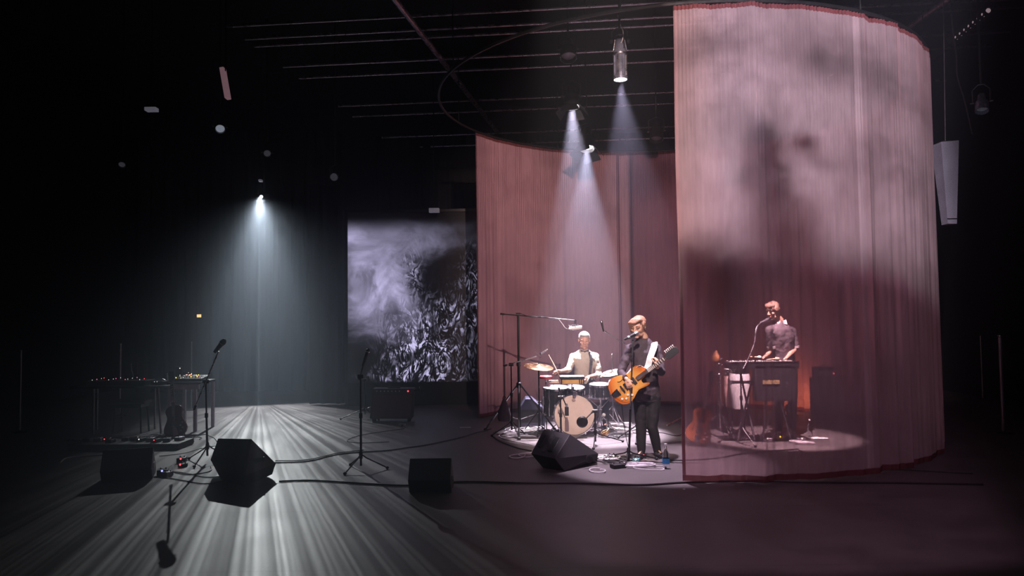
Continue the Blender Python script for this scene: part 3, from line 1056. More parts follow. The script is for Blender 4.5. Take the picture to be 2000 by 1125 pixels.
def stand(label, base, top_z, yaw=0, boom=None, mic=None, spread=.32, kind='tripod', m=BLK, pole_r=.0105, leg_z=.22, name='microphone_stand', group=None, shift=None):
    base = V((base[0], base[1], 0))
    t = thing(name, label, 'microphone stand', base, group=group)
    if kind == 'tripod':
        for k in range(3):
            a = yaw + k * 2 * math.pi / 3
            e = base + V((math.cos(a) * spread, math.sin(a) * spread, .018))
            s = base + V((math.cos(a) * .02, math.sin(a) * .02, leg_z))
            l = MB().tube([s, base + V((math.cos(a) * .06, math.sin(a) * .06, leg_z * .82)), e], .008, 8).build('leg', m, t)
            MB().ell(e, (.02, .02, .018)).build('rubber_foot', RUB, l)
        MB().lathe([(0, leg_z - .04), (.02, leg_z - .04), (.022, leg_z + .02), (.014, leg_z + .05), (0, leg_z + .05)], base).build('hub', m, t)
        zb = leg_z - .12
    elif kind == 'high':         # legs spread from a high collar
        for k in range(3):
            a = yaw + k * 2 * math.pi / 3
            e = base + V((math.cos(a) * spread, math.sin(a) * spread, .02))
            s = base + V((math.cos(a) * .03, math.sin(a) * .03, leg_z))
            l = MB().cyl(s, e, .013, .015, 8).build('leg', STL if k == 1 else m, t)
            MB().ell(e, (.028, .028, .02)).build('rubber_foot', RUB, l)
            mid = s.lerp(e, .62)
            MB().cyl(mid, base + V((0, 0, leg_z * .28)), .006, seg=6).build('brace', STL, t)
        MB().lathe([(0, leg_z - .04), (.04, leg_z - .04), (.04, leg_z + .03), (.02, leg_z + .05), (0, leg_z + .05)], base).build('hub', m, t)
        zb = leg_z * .12
    else:
        MB().lathe([(0, 0), (.135, 0), (.14, .01), (.12, .022), (.02, .03), (0, .03)], base).build('round_base', m, t)
        zb = .02
    top = base + V((shift or 0, 0, top_z))
    MB().cyl(base + V((0, 0, zb)), base.lerp(top, .6), pole_r * 1.25, seg=10).build('lower_pole', m, t)
    MB().cyl(base.lerp(top, .55), top, pole_r, seg=10).build('upper_pole', STL if m is CHR else m, t)
    c = base.lerp(top, .58)
    MB().cyl(c - V((0, 0, .03)), c + V((0, 0, .03)), pole_r * 2.0, seg=10).build('clutch', BLKP, t)
    if boom:
        a, b = V(boom[0]), V(boom[1])
        MB().cyl(a, b, .0085, seg=8).build('boom_arm', boom[2] if len(boom) > 2 else m, t)
        MB().cyl(top + V((-.035, 0, 0)), top + V((.035, 0, 0)), .024, seg=12).build('boom_clutch', BLKP, t)
        MB().cyl(a, a + (b - a).normalized() * .06, .014, seg=8).build('counter_grip', RUB, t)
    if mic:
        mic_part(t, *mic[:2], **(mic[2] if len(mic) > 2 else {}))
    return t


# left vocal microphone
b = P(405, 903)
Y = b.y
top = W(402, 745, Y)
stand('black boom microphone stand beside the large left floor monitor', b, top.z, 2.6, (W(379, 800, Y), W(427, 686, Y - .1), STL),
      (W(434, 670, Y - .12), W(441, 661, Y - .15) - W(422, 684, Y - .1), dict(r=.036, L=.16)), spread=.36, leg_z=.2, shift=top.x - b.x)
# middle vocal microphone
b = P(705, 918)
Y = b.y
stand('straight black microphone stand alone on the open floor', b, W(704, 735, Y).z, .1, (W(702, 742, Y), W(713, 700, Y)),
      (W(718, 687, Y), W(719, 682, Y) - W(708, 714, Y), dict(r=.024)), spread=.30, leg_z=.17)
# stand in front of the black amplifier
b = P(713, 818)
Y = b.y
stand('dim boom stand in front of the black combo amplifier', b, W(712, 742, Y).z, 3.4, (W(708, 801, Y), W(806, 764, Y - .3), STL),
      (W(820, 758, Y - .33), W(822, 757, Y) - W(800, 766, Y), dict(r=.024)), spread=.42, leg_z=.2)
# overhead microphone over the drums, tall stand
Y = 11.25
b = V((W(1015, 860, Y).x, Y, 0))
top = W(1015, 614, Y)
t = stand('very tall black boom stand reaching over the drummer with a studio microphone', b, top.z, 0.5,
          (W(977, 613, Y), W(1085, 622, Y)), None, spread=.62, kind='high', leg_z=W(1015, 752, Y).z, pole_r=.018)
MB().cyl(W(1083, 622, Y), W(1124, 626, Y + .1), .008, seg=8).build('boom_extension', STL, t)
MB().cyl(W(1124, 624, Y + .1), W(1123, 634, Y + .1), .016, seg=8).build('swivel', STL, t)
c = W(1120, 640, Y + .1)
for dz in (.045, -.03):
    MB().tube([c + V((.075 * math.cos(a), .05 * math.sin(a), dz)) for a in [k * math.pi / 8 for k in range(16)]], .005, 6, closed=True).build('shock_mount_ring', CHR, t)
mb = MB()
for k in range(6):
    a0, a1 = k * math.pi / 3, (k + .5) * math.pi / 3
    mb.cyl(c + V((.075 * math.cos(a0), .05 * math.sin(a0), .045)), c + V((.03 * math.cos(a1), .03 * math.sin(a1), -.03)), .003, seg=5)
mb.build('elastic_cords', WPL, t)
MB().lathe([(0, -.10), (.022, -.10), (.028, -.08), (.028, .08), (.022, .10), (0, .10)], c + V((.03, 0, -.005)), axis=(1, 0, .12)).build('studio_microphone', WPL, t)
MB().tube(smooth_path([W(1090, 622, Y), W(1098, 632, Y), W(1105, 641, Y), W(1114, 643, Y + .1)]), .005, 6).build('microphone_cable', CABLW, t)
MB().tube(smooth_path([W(1016, 612, Y - .02), W(1040, 620, Y - .03), W(1060, 618, Y - .03), W(1084, 625, Y - .03)]), .006, 6).build('microphone_cable', CABLE, t)
MB().cyl(W(982, 615, Y), W(986, 780, Y), .004, seg=5).build('cord', CABLE, t)
# sandbag hanging as counterweight
c = W(985, 800, Y)
t = thing('sandbag', 'dark counterweight bag hanging from a cord left of the tall boom stand', 'sandbag', c - V((0, 0, .2)))
MB().loft([(c + V((0, 0, .16)), (.02, 0, 0), (0, .02, 0)), (c + V((0, 0, .10)), (.045, 0, 0), (0, .03, 0)), (c, (.085, 0, 0), (0, .06, 0)),
           (c - V((0, 0, .12)), (.105, 0, 0), (0, .07, 0)), (c - V((0, 0, .17)), (.09, 0, 0), (0, .06, 0))]).build('bag', BCLOTH, t)
MB().tube([c + V((.02 * math.cos(a), 0, .17 + .03 * math.sin(a))) for a in [k * .6 for k in range(11)]], .006, 6).build('handle', BLK, t)
# small boom stand at the left of the drums
Y = 10.9
b = V((W(1000, 850, Y).x, Y, 0))
top = W(997, 712, Y)
t = stand('short boom stand left of the drums aiming at the left cymbal', b, top.z, .9, (W(983, 715, Y), W(1048, 696, Y), STL),
          (W(1058, 690, Y), W(1046, 699, Y) - W(1062, 688, Y), dict(r=.018, L=.11, head=STL, body=STL)), spread=.3)
MB().tube([W(1046, 688, Y), W(1056, 699, Y), W(1050, 702, Y)], .005, 6).build('clip', STL, t)
# boom stand behind the guitarist
Y = 10.4
b = V((W(1244, 800, Y).x, Y, 0))
top = W(1236, 684, Y)
t = stand('boom stand half hidden behind the guitarist aiming down at the drummer', b, top.z, .3, (W(1246, 688, Y), W(1180, 646, Y), STL),
          (W(1175, 630, Y), W(1174, 628, Y) - W(1178, 646, Y), dict(r=.018, L=.13, body=BLKP, head=STL)), spread=.32)
# kick drum microphone stand, right
Y = 10.55
b = V((W(1162, 860, Y).x, Y, 0))
b = P(1163, 868)
Y = b.y
top = W(1160, 803, Y)
t = stand('low black tripod stand at the right of the bass drum holding a round black microphone', b, top.z, .35, (W(1161, 801, Y), W(1144, 818, Y - .02)), None, spread=.42, leg_z=.16)
kc = W(1137, 824, Y - .03)
MB().lathe([(0, -.03), (.05, -.03), (.075, -.015), (.078, .01), (.06, .03), (0, .035)], kc, axis=(0, -1, 0)).build('microphone', BLK, t)
# left kick stand with hanging boxy microphone
b = P(1097, 862)
Y = 10.62
b = V((W(1096, 862, Y).x, Y, 0))
top = W(1097, 776, Y)
t = stand('thin black stand in front of the bass drum with a boxy hanging microphone', b, top.z, 1.2, (W(1091, 757, Y), W(1106, 793, Y)), None, spread=.2, kind='round')
kc = W(1107, 803, Y)
MB().box(kc, (.055, .05, .13)).build('microphone', BLKP, t, bevel=.008)
MB().box(kc + V((0, 0, .085)), (.03, .03, .05)).build('clip', STL, t)
# guitarist's vocal microphone
b = P(1228, 902)
Y = b.y
top = W(1236, 664, Y)
t = stand('straight vocal microphone stand in front of the singing guitarist', b, top.z, .25, None, None, spread=.36, leg_z=.12, m=BLK, shift=top.x - b.x)
MB().cyl(W(1231, 800, Y - .018), W(1236, 666, Y - .018), .010, seg=8).build('bright_tube', STL, t)
mic_part(t, W(1241, 652, Y), W(1244, 650, Y) - W(1228, 658, Y), r=.026, L=.15, head=ALU)
MB().ell(W(1228, 659, Y), (.03, .025, .022)).build('clip', ALU, t)

# ------------------------------------------------------------------ floor monitors
def wedge(label, corners, parent_name='floor_monitor', slots=False, grille=True):
    """corners: front face quad (tl,tr,br,bl) and matching back quad; world points"""
    t = thing(parent_name, label, 'floor monitor', sum(corners, V((0, 0, 0))) / 8 * 1.0)
    MB().add(corners, [(0, 1, 2, 3), (7, 6, 5, 4), (0, 4, 5, 1), (1, 5, 6, 2), (2, 6, 7, 3), (3, 7, 4, 0)]).build('cabinet', CAB, t, smooth=False, bevel=.008)
    return t


def wedge_at(label, c, yaw, w_=.62, h_=.42, dp=.55, tilt=0, slots=0, group=None):
    """wedge monitor standing on the floor; local -Y is its sloping grille side"""
    R = Matrix.Rotation(yaw, 3, 'Z')
    t = thing('floor_monitor', label, 'floor monitor', (c[0], c[1], 0), group=group)
    pr = [(-dp / 2, 0.0), (dp / 2 * .55, 0.0), (dp / 2, h_ * .42), (dp / 2 * .25, h_), (-dp / 2 * .80, h_ * .30), (-dp / 2, h_ * .16)]
    vs, fs = [], []
    n = len(pr)
    for sx in (-1, 1):
        for y, z in pr:
            vs.append(V(c) + R @ V((sx * w_ / 2, y, z + .004)))
    fs = [tuple(range(n)), tuple(range(2 * n - 1, n - 1, -1))] + [(i, n + i, n + (i + 1) % n, (i + 1) % n) for i in range(n)]
    MB().add(vs, fs).build('cabinet', CAB, t, smooth=False, bevel=.008)
    # grille on the slope
    a, b = V((0, *pr[4])), V((0, *pr[3]))
    d = (b - a).normalized()
    nrm = V((0, -d.z, d.y))
    g0 = V(c) + R @ ((a + b) / 2 + nrm * .006)
    Rg = R @ Matrix((V((1, 0, 0)), d, V((1, 0, 0)).cross(d))).transposed()
    MB().box(g0, (w_ * .9, (b - a).length * .92, .012), Rg).build('grille', GRL, t, bevel=.003)
    # carrying handles in the two sides
    for sx in (-1, 1):
        MB().box(V(c) + R @ V((sx * (w_ / 2 + .001), .02, h_ * .42)), (.006, .14, .05), R).build('handle', BLKP, t, bevel=.004)
    return t


# big left monitor seen from behind, standing steep: built from its real outline
def prism_monitor(label, pix, Y0, depth_dir, L, name='floor_monitor'):
    t = thing(name, label, 'floor monitor', P(*pix[-1]) if False else W(pix[0][0], pix[0][1], Y0))
    return t


b0 = P(440, 948)
Yl = b0.y
# side face (5-sided) towards the right-front, long body running to the left-back
sidep = [(492, 858, 0), (538, 906, .10), (531, 931, .06), (500, 953, .0), (470, 950, -.08), (478, 915, -.10)]
# the near-left big face and the right side face share the edge (492,858)-(470,945)
A = W(426, 856, Yl + .28)
B = W(491, 857, Yl + .05)
Cc = W(478, 930, Yl - .14)
Cb = P(474, 950)
D = W(411, 898, Yl + .12)
E2 = P(432, 938)
Fp = W(539, 905, Yl + .34)
Gp = W(532, 926, Yl + .36)
Gb = P(508, 938)
H1 = W(440, 870, Yl + .75)
H2 = V((E2.x + .15, E2.y + .55, 0.004))
I1 = W(420, 900, Yl + .62)
t = thing('floor_monitor', 'large black floor monitor in the striped light beside the left microphone', 'floor monitor', (Cb.x, Cb.y + .2, 0))
for p in (Cb, E2, Gb):
    p.z = .004
hull = bmesh.new()
for p in (A, B, Cc, Cb, D, E2, Fp, Gp, Gb, I1, H2):
    hull.verts.new(p)
bmesh.ops.convex_hull(hull, input=hull.verts)
bmesh.ops.dissolve_limit(hull, angle_limit=rad(3), verts=hull.verts, edges=hull.edges)
hull.verts.index_update()
hv = [v.co.copy() for v in hull.verts]
hf = [tuple(v.index for v in f.verts) for f in hull.faces]
hull.free()
MB().add(hv, hf).build('cabinet', CAB, t, smooth=False, bevel=.006)
nn = (B - A).cross(D - A).normalized()
nn = nn if nn.y < 0 else -nn
q0, q1, q2, q3 = [A.lerp(x, .0) for x in (A, B, Cc, D)]
cen = (A + B + Cc + D) / 4
ins = [p.lerp(cen, .12) + nn * .004 for p in (A, B, Cc, D)]
mb = MB().add(ins + [p + nn * .010 for p in ins], [(0, 1, 2, 3), (7, 6, 5, 4), (0, 4, 5, 1), (1, 5, 6, 2), (2, 6, 7, 3), (3, 7, 4, 0)])
mb.build('grille', GRL, t, smooth=False)
cs = (B + Fp + Cc) / 3
MB().box(cs + V((.02, -.02, 0)), (.12, .02, .05), Matrix.Rotation(.6, 3, 'Z')).build('handle', BLKP, t, bevel=.004)

c = P(228, 945)
wedge_at('squat dark floor monitor at the lower left, barely lit', (c.x, c.y + .25, 0), 3.5, w_=.5, h_=.34, dp=.5)
c = P(838, 968)
wedge_at('small black floor monitor on the open floor in front, left of centre', (c.x, c.y + .22, 0), 3.14, w_=.42, h_=.33, dp=.40)
c = W(1036, 800, 11.9)
t = thing('floor_monitor', 'dark monitor speaker standing behind the tall boom stand, left of the drums', 'floor monitor', (c.x, c.y, 0))
MB().prism([(-.20, 0), (.22, 0), (.22, .30), (.02, .47), (-.08, .47), (-.20, .28)], (c.x, c.y + .2, .004), Matrix(((1, 0, 0), (0, 0, -1), (0, 1, 0))), .45).build('cabinet', mat('blue_grey_cabinet', (.06, .06, .10), .6, bump=.3, scale=150), t, smooth=False, bevel=.01)
MB().box((c.x, c.y - .255, .2), (.3, .01, .2)).build('grille', GRL, t)
MB().box((c.x + .12, c.y - .03, .40), (.10, .2, .012), Matrix.Rotation(-.7, 3, 'Y') if False else None).build('handle', BLKP, t)

# monitor in front of the bass drum, side face with two slots to the left, grille towards the guitarist
tl = W(1062, 838, 8.9)
trr = W(1113, 848, 8.55)
bl2 = W(1037, 886, 8.62)
brr = W(1084, 896, 8.25)
tip = W(1169, 886, 8.75)
tipb = P(1166, 903)
fbl = P(1060, 914)
fbm = P(1103, 921)
for p in (tipb, fbl, fbm):
    p.z = .004
bk = V((.15, .42, 0))
t = thing('floor_monitor', 'big black wedge monitor with two dark slots in front of the bass drum', 'floor monitor', (fbm.x, fbm.y + .2, 0))
hull = bmesh.new()
for p in (tl, trr, bl2, brr, tip, tipb, fbl, fbm, V((tipb.x - .12, tipb.y + .34, .004)), V((tip.x - .12, tip.y + .34, tip.z)), V((fbl.x + .10, fbl.y + .4, .004))):
    hull.verts.new(p)
bmesh.ops.convex_hull(hull, input=hull.verts)
bmesh.ops.dissolve_limit(hull, angle_limit=rad(3), verts=hull.verts, edges=hull.edges)
hull.verts.index_update()
hv = [v.co.copy() for v in hull.verts]
hf = [tuple(v.index for v in f.verts) for f in hull.faces]
hull.free()
MB().add(hv, hf).build('cabinet', CAB, t, smooth=False, bevel=.006)


def on_quad(a, b, c_, d_, x0, x1, y0, y1, n, h=.012):
    pt = lambda x, y: (a.lerp(b, x)).lerp(d_.lerp(c_, x), y)
    qs = [pt(x0, y0), pt(x1, y0), pt(x1, y1), pt(x0, y1)]
    return MB().add([p - n * .004 for p in qs] + [p + n * h for p in qs], [(3, 2, 1, 0), (4, 5, 6, 7), (0, 1, 5, 4), (1, 2, 6, 5), (2, 3, 7, 6), (3, 0, 4, 7)])


n_ = (trr - tl).cross(bl2 - tl).normalized()
n_ = n_ if n_.y < 0 else -n_
on_quad(tl, trr, brr, bl2, .10, .26, .22, .72, n_).build('handle_slot', BLKP, t, bevel=.004)
on_quad(tl, trr, brr, bl2, .58, .78, .22, .80, n_).build('handle_slot', BLKP, t, bevel=.004)
on_quad(tl, trr, brr, bl2, .38, .50, .15, .85, n_, .006).build('label_strip', mat('dark_grey_panel', (.05, .048, .052), .6), t)
cc = W(1150, 896, 8.55)
MB().lathe([(.0, 0), (.045, 0), (.05, .012), (.04, .016), (0, .010)], cc, axis=(.5, -1, .1)).build('cable_socket', BLKP, t)

# ------------------------------------------------------------------ drums
def drum(name, label, c, axis, r, L, shell=SHELL, head=HDRM, head2=None, nl=8, legs=False, hoop=CHR, cat='drum', group=None, hw=.012):
    """c: centre of the playing head, axis points out of it"""
    c = V(c)
    ax = V(axis).normalized()
    R = frame(ax)
    t = thing(name, label, cat, c - ax * L, group=group)
    MB().lathe([(r * .9, -L + .01), (r * .985, -L + .01), (r * .985, -.01), (r * .9, -.01)], c, R=R, seg=40).build('shell', shell, t)
    for z, nm, hm_ in ((0, 'drumhead', head), (-L, 'drumhead', head2 or head)):
        s = 1 if z == 0 else -1
        MB().lathe([(0, z), (r * .98, z), (r * .98, z + s * .004), (r * .9, z + s * .007), (0, z + s * .007)], c, R=R, seg=40).build(nm, hm_, t)
        MB().lathe([(r * 1.0, z - s * hw * 1.6), (r * 1.035, z - s * hw * 1.6), (r * 1.04, z + s * hw), (r * 1.0, z + s * hw)] if s > 0 else
                   [(r * 1.0, z + s * hw), (r * 1.04, z + s * hw), (r * 1.035, z - s * hw * 1.6), (r * 1.0, z - s * hw * 1.6)], c, R=R, seg=40).build('hoop', hoop, t)
    for k in range(nl):
        a = 2 * math.pi * k / nl + .2
        n = R.col[0] * math.cos(a) + R.col[1] * math.sin(a)
        p = c - ax * L / 2 + n * r * 1.01
        Rl = Matrix((n, ax.cross(n), ax)).transposed()
        l = MB().box(p, (.022, .018, min(.10, L * .4)), Rl).build('lug', CHR, t, bevel=.004)
        MB().cyl(c + n * r * 1.045 + ax * .004, c - ax * L + n * r * 1.045, .0032, seg=6).build('tension_rod', CHR, l)
    if legs:
        for k in range(3):
            a = 2 * math.pi * k / 3 + 1.2
            n = V((math.cos(a), math.sin(a), 0))
            b = V((c.x, c.y, 0)) + n * r * 1.10
            l = MB().tube([V((b.x, b.y, c.z - L * .3)), V((b.x, b.y, .05)), b + n * .03 + V((0, 0, .012))], .006, 8).build('leg', CHR, t)
            MB().ell(b + n * .03 + V((0, 0, .012)), (.014, .014, .012)).build('rubber_foot', RUB, l)
    return t


kc = W(1122, 810, 10.95)
kr = .298
kick = drum('bass_drum', 'bass drum with cream front head and wide shiny hoop, facing the audience', kc, (0, -1, .02), kr, .42, head=KHEAD, nl=10, hw=.02)
MB().ell(kc + V((-.01, -.009, kr * .72)), (.028, .003, .022)).build('badge_mark', mat('faint_badge_print', (.40, .28, .24), .5), kick)
for s in (-1, 1):
    MB().cyl(kc + V((s * kr * .9, .08, -kr * .5)), V((kc.x + s * (kr + .14), kc.y - .06, .01)), .008, seg=8).build('spur', CHR, kick)
MB().box(kc + V((0, -.012, kr * 1.01)), (.05, .035, .09)).build('claw', CHR, kick, bevel=.006)
for k in range(10):
    a = 2 * math.pi * k / 10 + .2
    if abs(math.sin(a) + 1) < .1:
        continue
    n = V((math.cos(a), 0, math.sin(a)))
    MB().box(kc + n * kr * 1.045 + V((0, -.006, 0)), (.034, .05, .03), Matrix.Rotation(-a, 3, 'Y')).build('claw', CHR, kick, bevel=.004)
MB().tube([kc + V((0, .15, kr)), kc + V((0, .15, kr + .10))], .014, 10).build('tom_mount', CHR, kick)

drum('floor_tom', 'tall black floor tom with white head at the left behind the bass drum', W(1086, 757, 11.3), (0, -.10, 1), .20, .40, legs=True, nl=8)
sn = drum('snare_drum', 'black shallow drum with chrome hoops on a stand right of the bass drum', W(1172, 751, 11.35), (0, -.10, 1), .165, .19, nl=8, shell=SHELL)
sp_ = W(1172, 778, 11.35)
t = thing('drum_stand', 'chrome basket stand carrying the shallow drum right of the bass drum', 'drum stand', (sp_.x, sp_.y, 0))
for k in range(3):
    a = k * 2.094 + .5
    n = V((math.cos(a), math.sin(a), 0))
    MB().tube([V((sp_.x, sp_.y, sp_.z - .16)), sp_ + n * .18 - V((0, 0, .02)), sp_ + n * .18 + V((0, 0, .02))], .007, 8).build('basket_arm', CHR, t)
    l = MB().tube([V((sp_.x, sp_.y, .26)), V((sp_.x, sp_.y, 0)) + n * .26 + V((0, 0, .015))], .009, 8).build('leg', CHR, t)
    MB().ell(V((sp_.x, sp_.y, 0)) + n * .26 + V((0, 0, .015)), (.016, .016, .014)).build('rubber_foot', RUB, l)
MB().cyl((sp_.x, sp_.y, .12), (sp_.x, sp_.y, sp_.z - .14), .011, seg=10).build('pole', CHR, t)
MB().ell((sp_.x, sp_.y, sp_.z - .16), .026).build('tilter', CHR, t)

drum('rack_tom', 'small black tom mounted behind and above the bass drum', W(1125, 757, 11.2), (0, -.22, 1), .13, .17, nl=6)
drum('small_tom', 'small black drum at the right side of the kit near the hi-hat', W(1203, 744, 11.2), (-.1, -.18, 1), .11, .16, nl=6)

# percussion tray on top: wooden jingle box with a black lid
c = W(1117, 743, 11.0)
t = thing('percussion_box', 'wooden percussion box with black lid lying over the drums in front of the drummer', 'percussion', c - V((0, 0, .05)))
MB().box(c - V((0, 0, .012)), (.33, .17, .07)).build('wooden_body', mat('honey_wood', (.62, .36, .12), .35, scale=5), t, bevel=.006)
MB().box(c + V((.0, 0, .045)), (.37, .21, .035)).build('lid', BLKP, t, bevel=.006)
MB().box(c + V((.0, 0, .066)), (.35, .19, .008)).build('white_pad', WPL, t, bevel=.003)
for x in (-.16, .105, .135, .165):
    MB().box(c + V((x, -.088, -.012)), (.018, .012, .08)).build('bracket', BLKP if x < 0 else CHR, t)
MB().cyl(c - V((0, 0, .05)), V((c.x, 11.15, kc.z + kr - .02)), .009, seg=8).build('mounting_rod', CHR, t)


def cymbal_stand(name, label, pole_uv, Y, top_v, r, tilt, m=BRZ, pole_m=CHR, hat=False, yaw=.4):
    c = W(pole_uv, top_v, Y)
    t = thing(name, label, 'cymbal', (c.x, Y, 0))
    for k in range(3):
        a = yaw + k * 2.094
        n = V((math.cos(a), math.sin(a), 0))
        b = V((c.x, Y, 0))
        l = MB().tube([b + n * .015 + V((0, 0, .34)), b + n * .3 + V((0, 0, .015))], .008, 8).build('leg', pole_m, t)
        MB().ell(b + n * .3 + V((0, 0, .015)), (.016, .016, .014)).build('rubber_foot', RUB, l)
    MB().cyl((c.x, Y, .12), c, .012, seg=10).build('pole', pole_m, t)
    R = Matrix.Rotation(tilt, 3, 'Y') @ Matrix.Rotation(.18, 3, 'X')
    ax = R @ V((0, 0, 1))
    prof = [(0, .022), (r * .10, .020), (r * .17, .006), (r * .6, -.004), (r, -.018), (r, -.020), (r * .6, -.006), (r * .17, .003), (0, .017)]
    MB().lathe(prof, c, axis=ax, seg=48).build('cymbal', m, t)
    if hat:
        MB().lathe([(a, -z - .02) for a, z in prof], c, axis=ax, seg=48).build('cymbal', m, t)
        MB().cyl(c, c + V((0, 0, .29)), .005, seg=8).build('pull_rod', CHR, t)
        MB().ell(c + V((0, 0, .29)), .012).build('rod_tip', CHR, t)
        MB().box((c.x, Y - .16, .03), (.09, .28, .02), Matrix.Rotation(.12, 3, 'X')).build('foot_pedal', CHR, t, bevel=.004)
    MB().cyl(c + ax * .015, c + ax * .05, .008, seg=8).build('wing_nut', CHR, t)
    return t


WBRZ = mat('bright_cymbal', (.85, .74, .62), .28, 1.0)
cymbal_stand('cymbal_stand', 'thin bronze cymbal tilted on a dark stand at the left of the drummer', 1052, 11.15, 714, .225, .12, BRZ, BLK)
cymbal_stand('hi_hat', 'pale hi-hat cymbals with tall pull rod between drummer and guitarist', 1196, 11.7, 728, .185, -.22, WBRZ, CHR, hat=True, yaw=1.1)
cymbal_stand('cymbal_stand', 'small pale cymbal low at the right of the drummer', 1172, 11.9, 731, .10, -.25, WBRZ, CHR, yaw=.2)
t = thing('jam_block', 'red plastic percussion block on a post below the left cymbal', 'percussion', W(1066, 741, 11.45))
c = W(1066, 737, 11.45)
MB().lathe([(0, -.02), (.095, -.02), (.10, -.01), (.10, .012), (.095, .016), (0, .016)], c, seg=28).build('block', RED, t)
MB().lathe([(0, .016), (.088, .016), (.088, .024), (0, .024)], c, seg=28).build('top_pad', WPL, t)
MB().cyl((c.x, c.y, .02), c - V((0, 0, .02)), .010, seg=8).build('post', CHR, t)
MB().lathe([(0, 0), (.10, 0), (.10, .015), (0, .02)], (c.x, c.y, 0)).build('foot', BLK, t)
c = W(1081, 745, 11.35)
t = thing('cowbell', 'small pale metal bell lying across the floor tom head', 'percussion', c)
MB().box(c, (.18, .05, .045), Matrix.Rotation(.15, 3, 'Z'), .8).build('bell', WBRZ, t, bevel=.005)
MB().cyl(c - V((0, 0, .02)), W(1081, 756, 11.35), .008, seg=8).build('foot_rod', CHR, t)

# drum throne
c = V((DR.x, 12.05, 0))
t = thing('drum_throne', 'black round stool under the seated drummer', 'stool', c)
MB().lathe([(0, .50), (.17, .50), (.19, .53), (.19, .57), (.17, .60), (0, .605)], c).build('seat', LEATH, t)
MB().cyl((c.x, c.y, .1), (c.x, c.y, .5), .018).build('pole', CHR, t)
for k in range(3):
    a = k * 2.094 + .9
    MB().tube([c + V((0, 0, .3)), c + V((math.cos(a) * .25, math.sin(a) * .25, .015))], .010, 8).build('leg', CHR, t)

# bass drum pedal and small hardware on the floor right of the drum
c = P(1180, 846)
t = thing('foot_pedal', 'chrome foot pedal on the floor right of the bass drum', 'pedal', c)
MB().box(c + V((0, .05, .012)), (.10, .28, .016)).build('base_plate', CHR, t, bevel=.003)
MB().box(c + V((0, .0, .06)), (.075, .24, .012), Matrix.Rotation(.30, 3, 'X')).build('footboard', CHR, t, bevel=.003)
MB().tube([c + V((-.06, .15, .02)), c + V((-.06, .15, .2)), c + V((.06, .15, .2)), c + V((.06, .15, .02))], .008, 8).build('post', CHR, t)
MB().cyl(c + V((0, .15, .18)), c + V((0, .02, .26)), .005).build('beater_shaft', CHR, t)
MB().ell(c + V((0, .01, .27)), (.028, .035, .028)).build('beater', WHT, t)
c = P(1180, 852)
o = MB().tube([c + V((.055 * math.cos(k * .5), -.10 + .03 * math.sin(k * .5) - .0, .035 + k * .0016 + .03 * math.sin(k * .5 + 1))) for k in range(40)], .009, 8).build('coiled_cord', BRZ)
tag(o, 'small brass-coloured coil lying right of the bass drum', 'coil')
for i, (u, v, sx, sy, lb) in enumerate([(1205, 829, .20, .14, 'white sheet of paper lying on the floor right of the drum kit'),
                                        (1225, 826, .12, .16, 'narrow white sheet beside the microphone pole right of the drums'),
                                        (1270, 899, .10, .07, 'small white pad on the floor at the guitarist\'s feet')]):
    c = P(u, v)
    o = MB().box(c + V((0, 0, .004)), (sx, sy, .006), Matrix.Rotation(.3 * i - .2, 3, 'Z')).build('paper_sheet' if i < 2 else 'small_pad', WPL)
    tag(o, lb, 'paper' if i < 2 else 'pad')


# ------------------------------------------------------------------ people
def hand(mb, wrist, k, n, side, curl=.5, size=1.0, thumb=.6, spread=.06):
    """k: towards the knuckles, n: direction the palm faces, side: +1/-1 thumb side"""
    k = V(k).normalized()
    n = V(n)
    n = (n - k * n.dot(k)).normalized()
    s = k.cross(n) * side
    S = size
    R = Matrix((s, k, n)).transposed()
    if R.determinant() < 0:
        R = Matrix((-s, k, n)).transposed()
    mb.ell(wrist + k * .045 * S, (.041 * S, .052 * S, .016 * S), R)
    mb.ell(wrist + k * .066 * S, (.043 * S, .028 * S, .014 * S), R)
    mb.chain([wrist - k * .01, wrist + k * .03], [.024 * S, .024 * S])
    cl = curl if isinstance(curl, (list, tuple)) else [curl] * 4
    for i in range(4):
        L = (.074, .082, .077, .062)[i] * S
        x = (.031 - .0207 * i) * S
        p = wrist + k * (.084 - .004 * (i == 3)) * S + s * x
        dirv = (k + s * spread * (1.5 - i)).normalized()
        pts = [p]
        a = 0
        for j, f in enumerate((.45, .30, .25)):
            a += cl[i] * (1.0, 1.25, .8)[j]
            dd = dirv * math.cos(a) + n * math.sin(a)
            p = p + dd * L * f
            pts.append(p)
        mb.chain(pts, [.0095 * S, .0088 * S, .0080 * S, .0070 * S], 8)
    p0 = wrist + k * .022 * S + s * .026 * S
    d1 = (s * .75 + k * .65 + n * .25 * thumb).normalized()
    p1 = p0 + d1 * .040 * S
    d2 = (s * .25 + k * .85 + n * .9 * thumb).normalized()
    p2 = p1 + d2 * .032 * S
    mb.chain([p0, p1, p2, p2 + (d2 + n * .2).normalized() * .022 * S], [.014 * S, .011 * S, .0095 * S, .0075 * S], 8)


